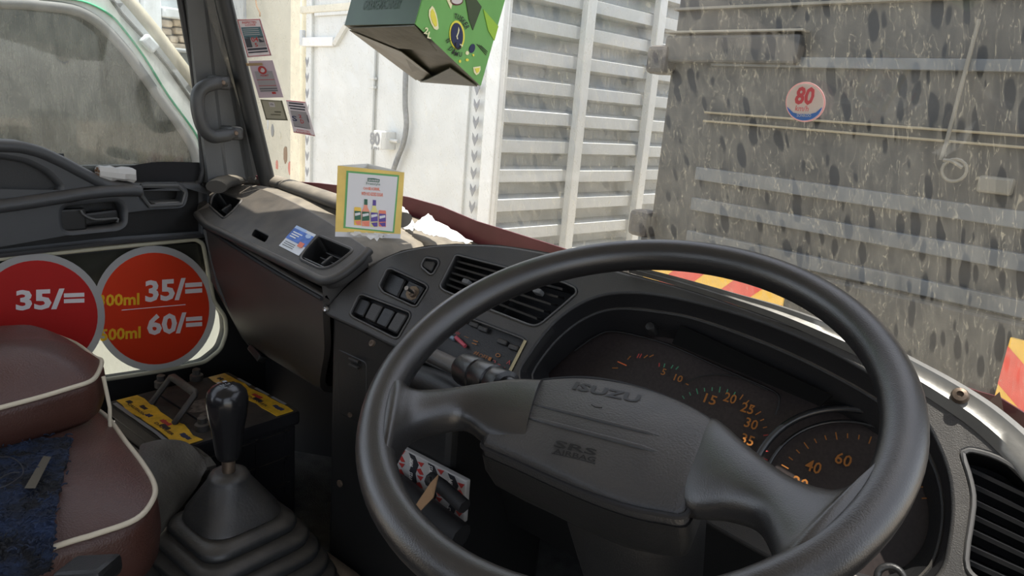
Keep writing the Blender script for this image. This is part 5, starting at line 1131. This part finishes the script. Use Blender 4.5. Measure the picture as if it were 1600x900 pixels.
# --- neighbour's white cab at the left
XN = -2.35
nb_ = thing('neighbour_cab', 'white lorry cab with green pinstripe parked beside the passenger window', 'truck cab', V((XN-.8,.3,GZ)))
frN = frame(V((XN,0,0)), (0,1,0), (0,0,1))
body = [onX(p, XN) for p in ((-420,-120),(-100,-60),(60,-40),(150,-28),(197,0),(240,50),(300,128),(328,165),(356,225),(372,300),(388,420),(400,640),(420,1000),(-420,1050))]
wino = [onX(p, XN) for p in ((-400,-4),(0,4),(60,8),(110,14),(140,26),(166,46),(200,84),(240,140),(282,198),(304,238),(312,285),(312,330),(0,345),(-400,380))]
plate('side_panel', smooth(body, 3, True), [smooth(wino, 3, True)], frN, .05, .012, M_whiteb, nb_)
tube('window_seal', smooth(wino, 3, True), .016, mat('grey_seal', (.16,.16,.16), .6), nb_, n=8, closed=True)
plate('side_glass', smooth(wino, 3, True), [], frame(V((XN-.03,0,0)), (0,1,0), (0,0,1)), .005, .0005, dirty_glass('neighbour_glass', .16, .2, .2, tint=(.20,.21,.21), dustcol=(.40,.39,.32), su=.5), nb_)
gst = smooth([onX(p, XN+.004) for p in ((60,-4),(110,-1),(140,6),(170,22),(190,42),(226,90),(262,148),(300,200),(313,225),(322,260))], 4)
tube('pinstripe', gst, .007, mat('pinstripe_green', (.02,.42,.20), .4), nb_, n=6, flat=.4)
gut = [onX(p, XN+.012) for p in ((168,-10),(190,22),(220,54),(262,104),(300,158),(330,206))]
tube('rain_gutter', gut, .006, mat('gutter_dark', (.05,.05,.045), .6), nb_, n=6)
tube('edge_rail', [onX(p, XN-.02) for p in ((184,-12),(198,2),(240,52),(300,130),(330,168))], .028, mat('weathered_cream', (.42,.38,.29), .6, var=.2, vscale=10), nb_, n=8)
obox_ = box('gutter_clip', frame(onX((233,68), XN+.02), (0,1,-1), (0,0,1)), (.05,.035,.03), M_light, nb_, .008)
fb = [onX(p, XN) for p in ((150,-28),(197,0),(240,50),(300,128),(328,165),(356,225),(372,300),(388,420),(400,640),(420,1000))]
sheet('front_panel', [[p, p-V((1.7,0,0))] for p in fb], M_whiteb, nb_, .03)
plate('far_side_panel', smooth([p-V((1.7,0,0)) for p in body], 3, True), [], frame(V((XN-1.7,0,0)), (0,1,0), (0,0,1)), .04, .01, M_grime, nb_)
rb_ = [onX(p, XN) for p in ((-420,-120),(-100,-60),(60,-40),(150,-28))]; sheet('roof_panel', [[p, p-V((1.7,0,0))] for p in rb_], M_whiteb, nb_, .03)
box('seat', V((XN-.6,.15,-.45)), (.5,.5,.8), M_grime, nb_, .06); tube('wheel_shape', [V((XN-.4+.2*math.cos(k*.2618),.62+.08*math.sin(k*.2618),-.12+.18*math.sin(k*.2618))) for k in range(24)], .014, M_rubber, nb_, n=6, closed=True)
# --- building far at the left
XB = -9.0
bd = thing('stone_building', 'grey painted building with rough stone courses, behind the white cab', 'building', V((XB-.6,4,GZ)))
P_ = lambda x, y: onX((x, y), XB)
def bx_(nm, x0, y0, x1, y1, dx, m, bev=.02):
    a_, b_ = P_(x0,(y0+y1)/2), P_(x1,(y0+y1)/2); t_, u_ = P_((x0+x1)/2,y0), P_((x0+x1)/2,y1)
    return box(nm, V((XB+dx/2-.3, (a_.y+b_.y)/2, (t_.z+u_.z)/2)), (.6+dx, abs(b_.y-a_.y), abs(t_.z-u_.z)), m, bd, bev)
M_bg, M_bgl, M_sto = mat('building_grey', (.42,.45,.47), .8, var=.1, vscale=2), mat('building_pale', (.62,.65,.66), .8, var=.08, vscale=2), mat('rough_stone', (.52,.43,.32), .9, bump=.8, bscale=20, var=.3, vscale=12)
bx_('wall', 120, -200, 420, 420, -.2, M_bg, 0)
bx_('column', 217, -40, 244, 90, .15, M_bgl); bx_('column', 196, -40, 216, 60, .05, M_bgl)
bx_('ledge', 244, 14, 290, 30, .2, M_bgl); bx_('ledge', 244, 68, 310, 78, .12, M_sto); bx_('window_recess', 246, -40, 285, 14, -.1, M_bg)
yy = 31
for r_ in range(3):
    x = 244
    while x < 312:
        w = rnd(12,26); bx_('stone', x, yy, min(x+w-1.2, 316), yy+11.2, rnd(.05,.16), M_sto, .03); x += w
    yy += 12.5
bx_('beam', 262, 78, 330, 84, .2, mat('beam_grey', (.30,.32,.33), .8)); bx_('window_frame', 270, 100, 294, 122, .1, mat('window_blue', (.40,.50,.55), .4)); bx_('sill', 292, 114, 318, 118, .22, M_whiteb); bx_('lower_wall', 292, 122, 330, 150, .1, M_bgl)
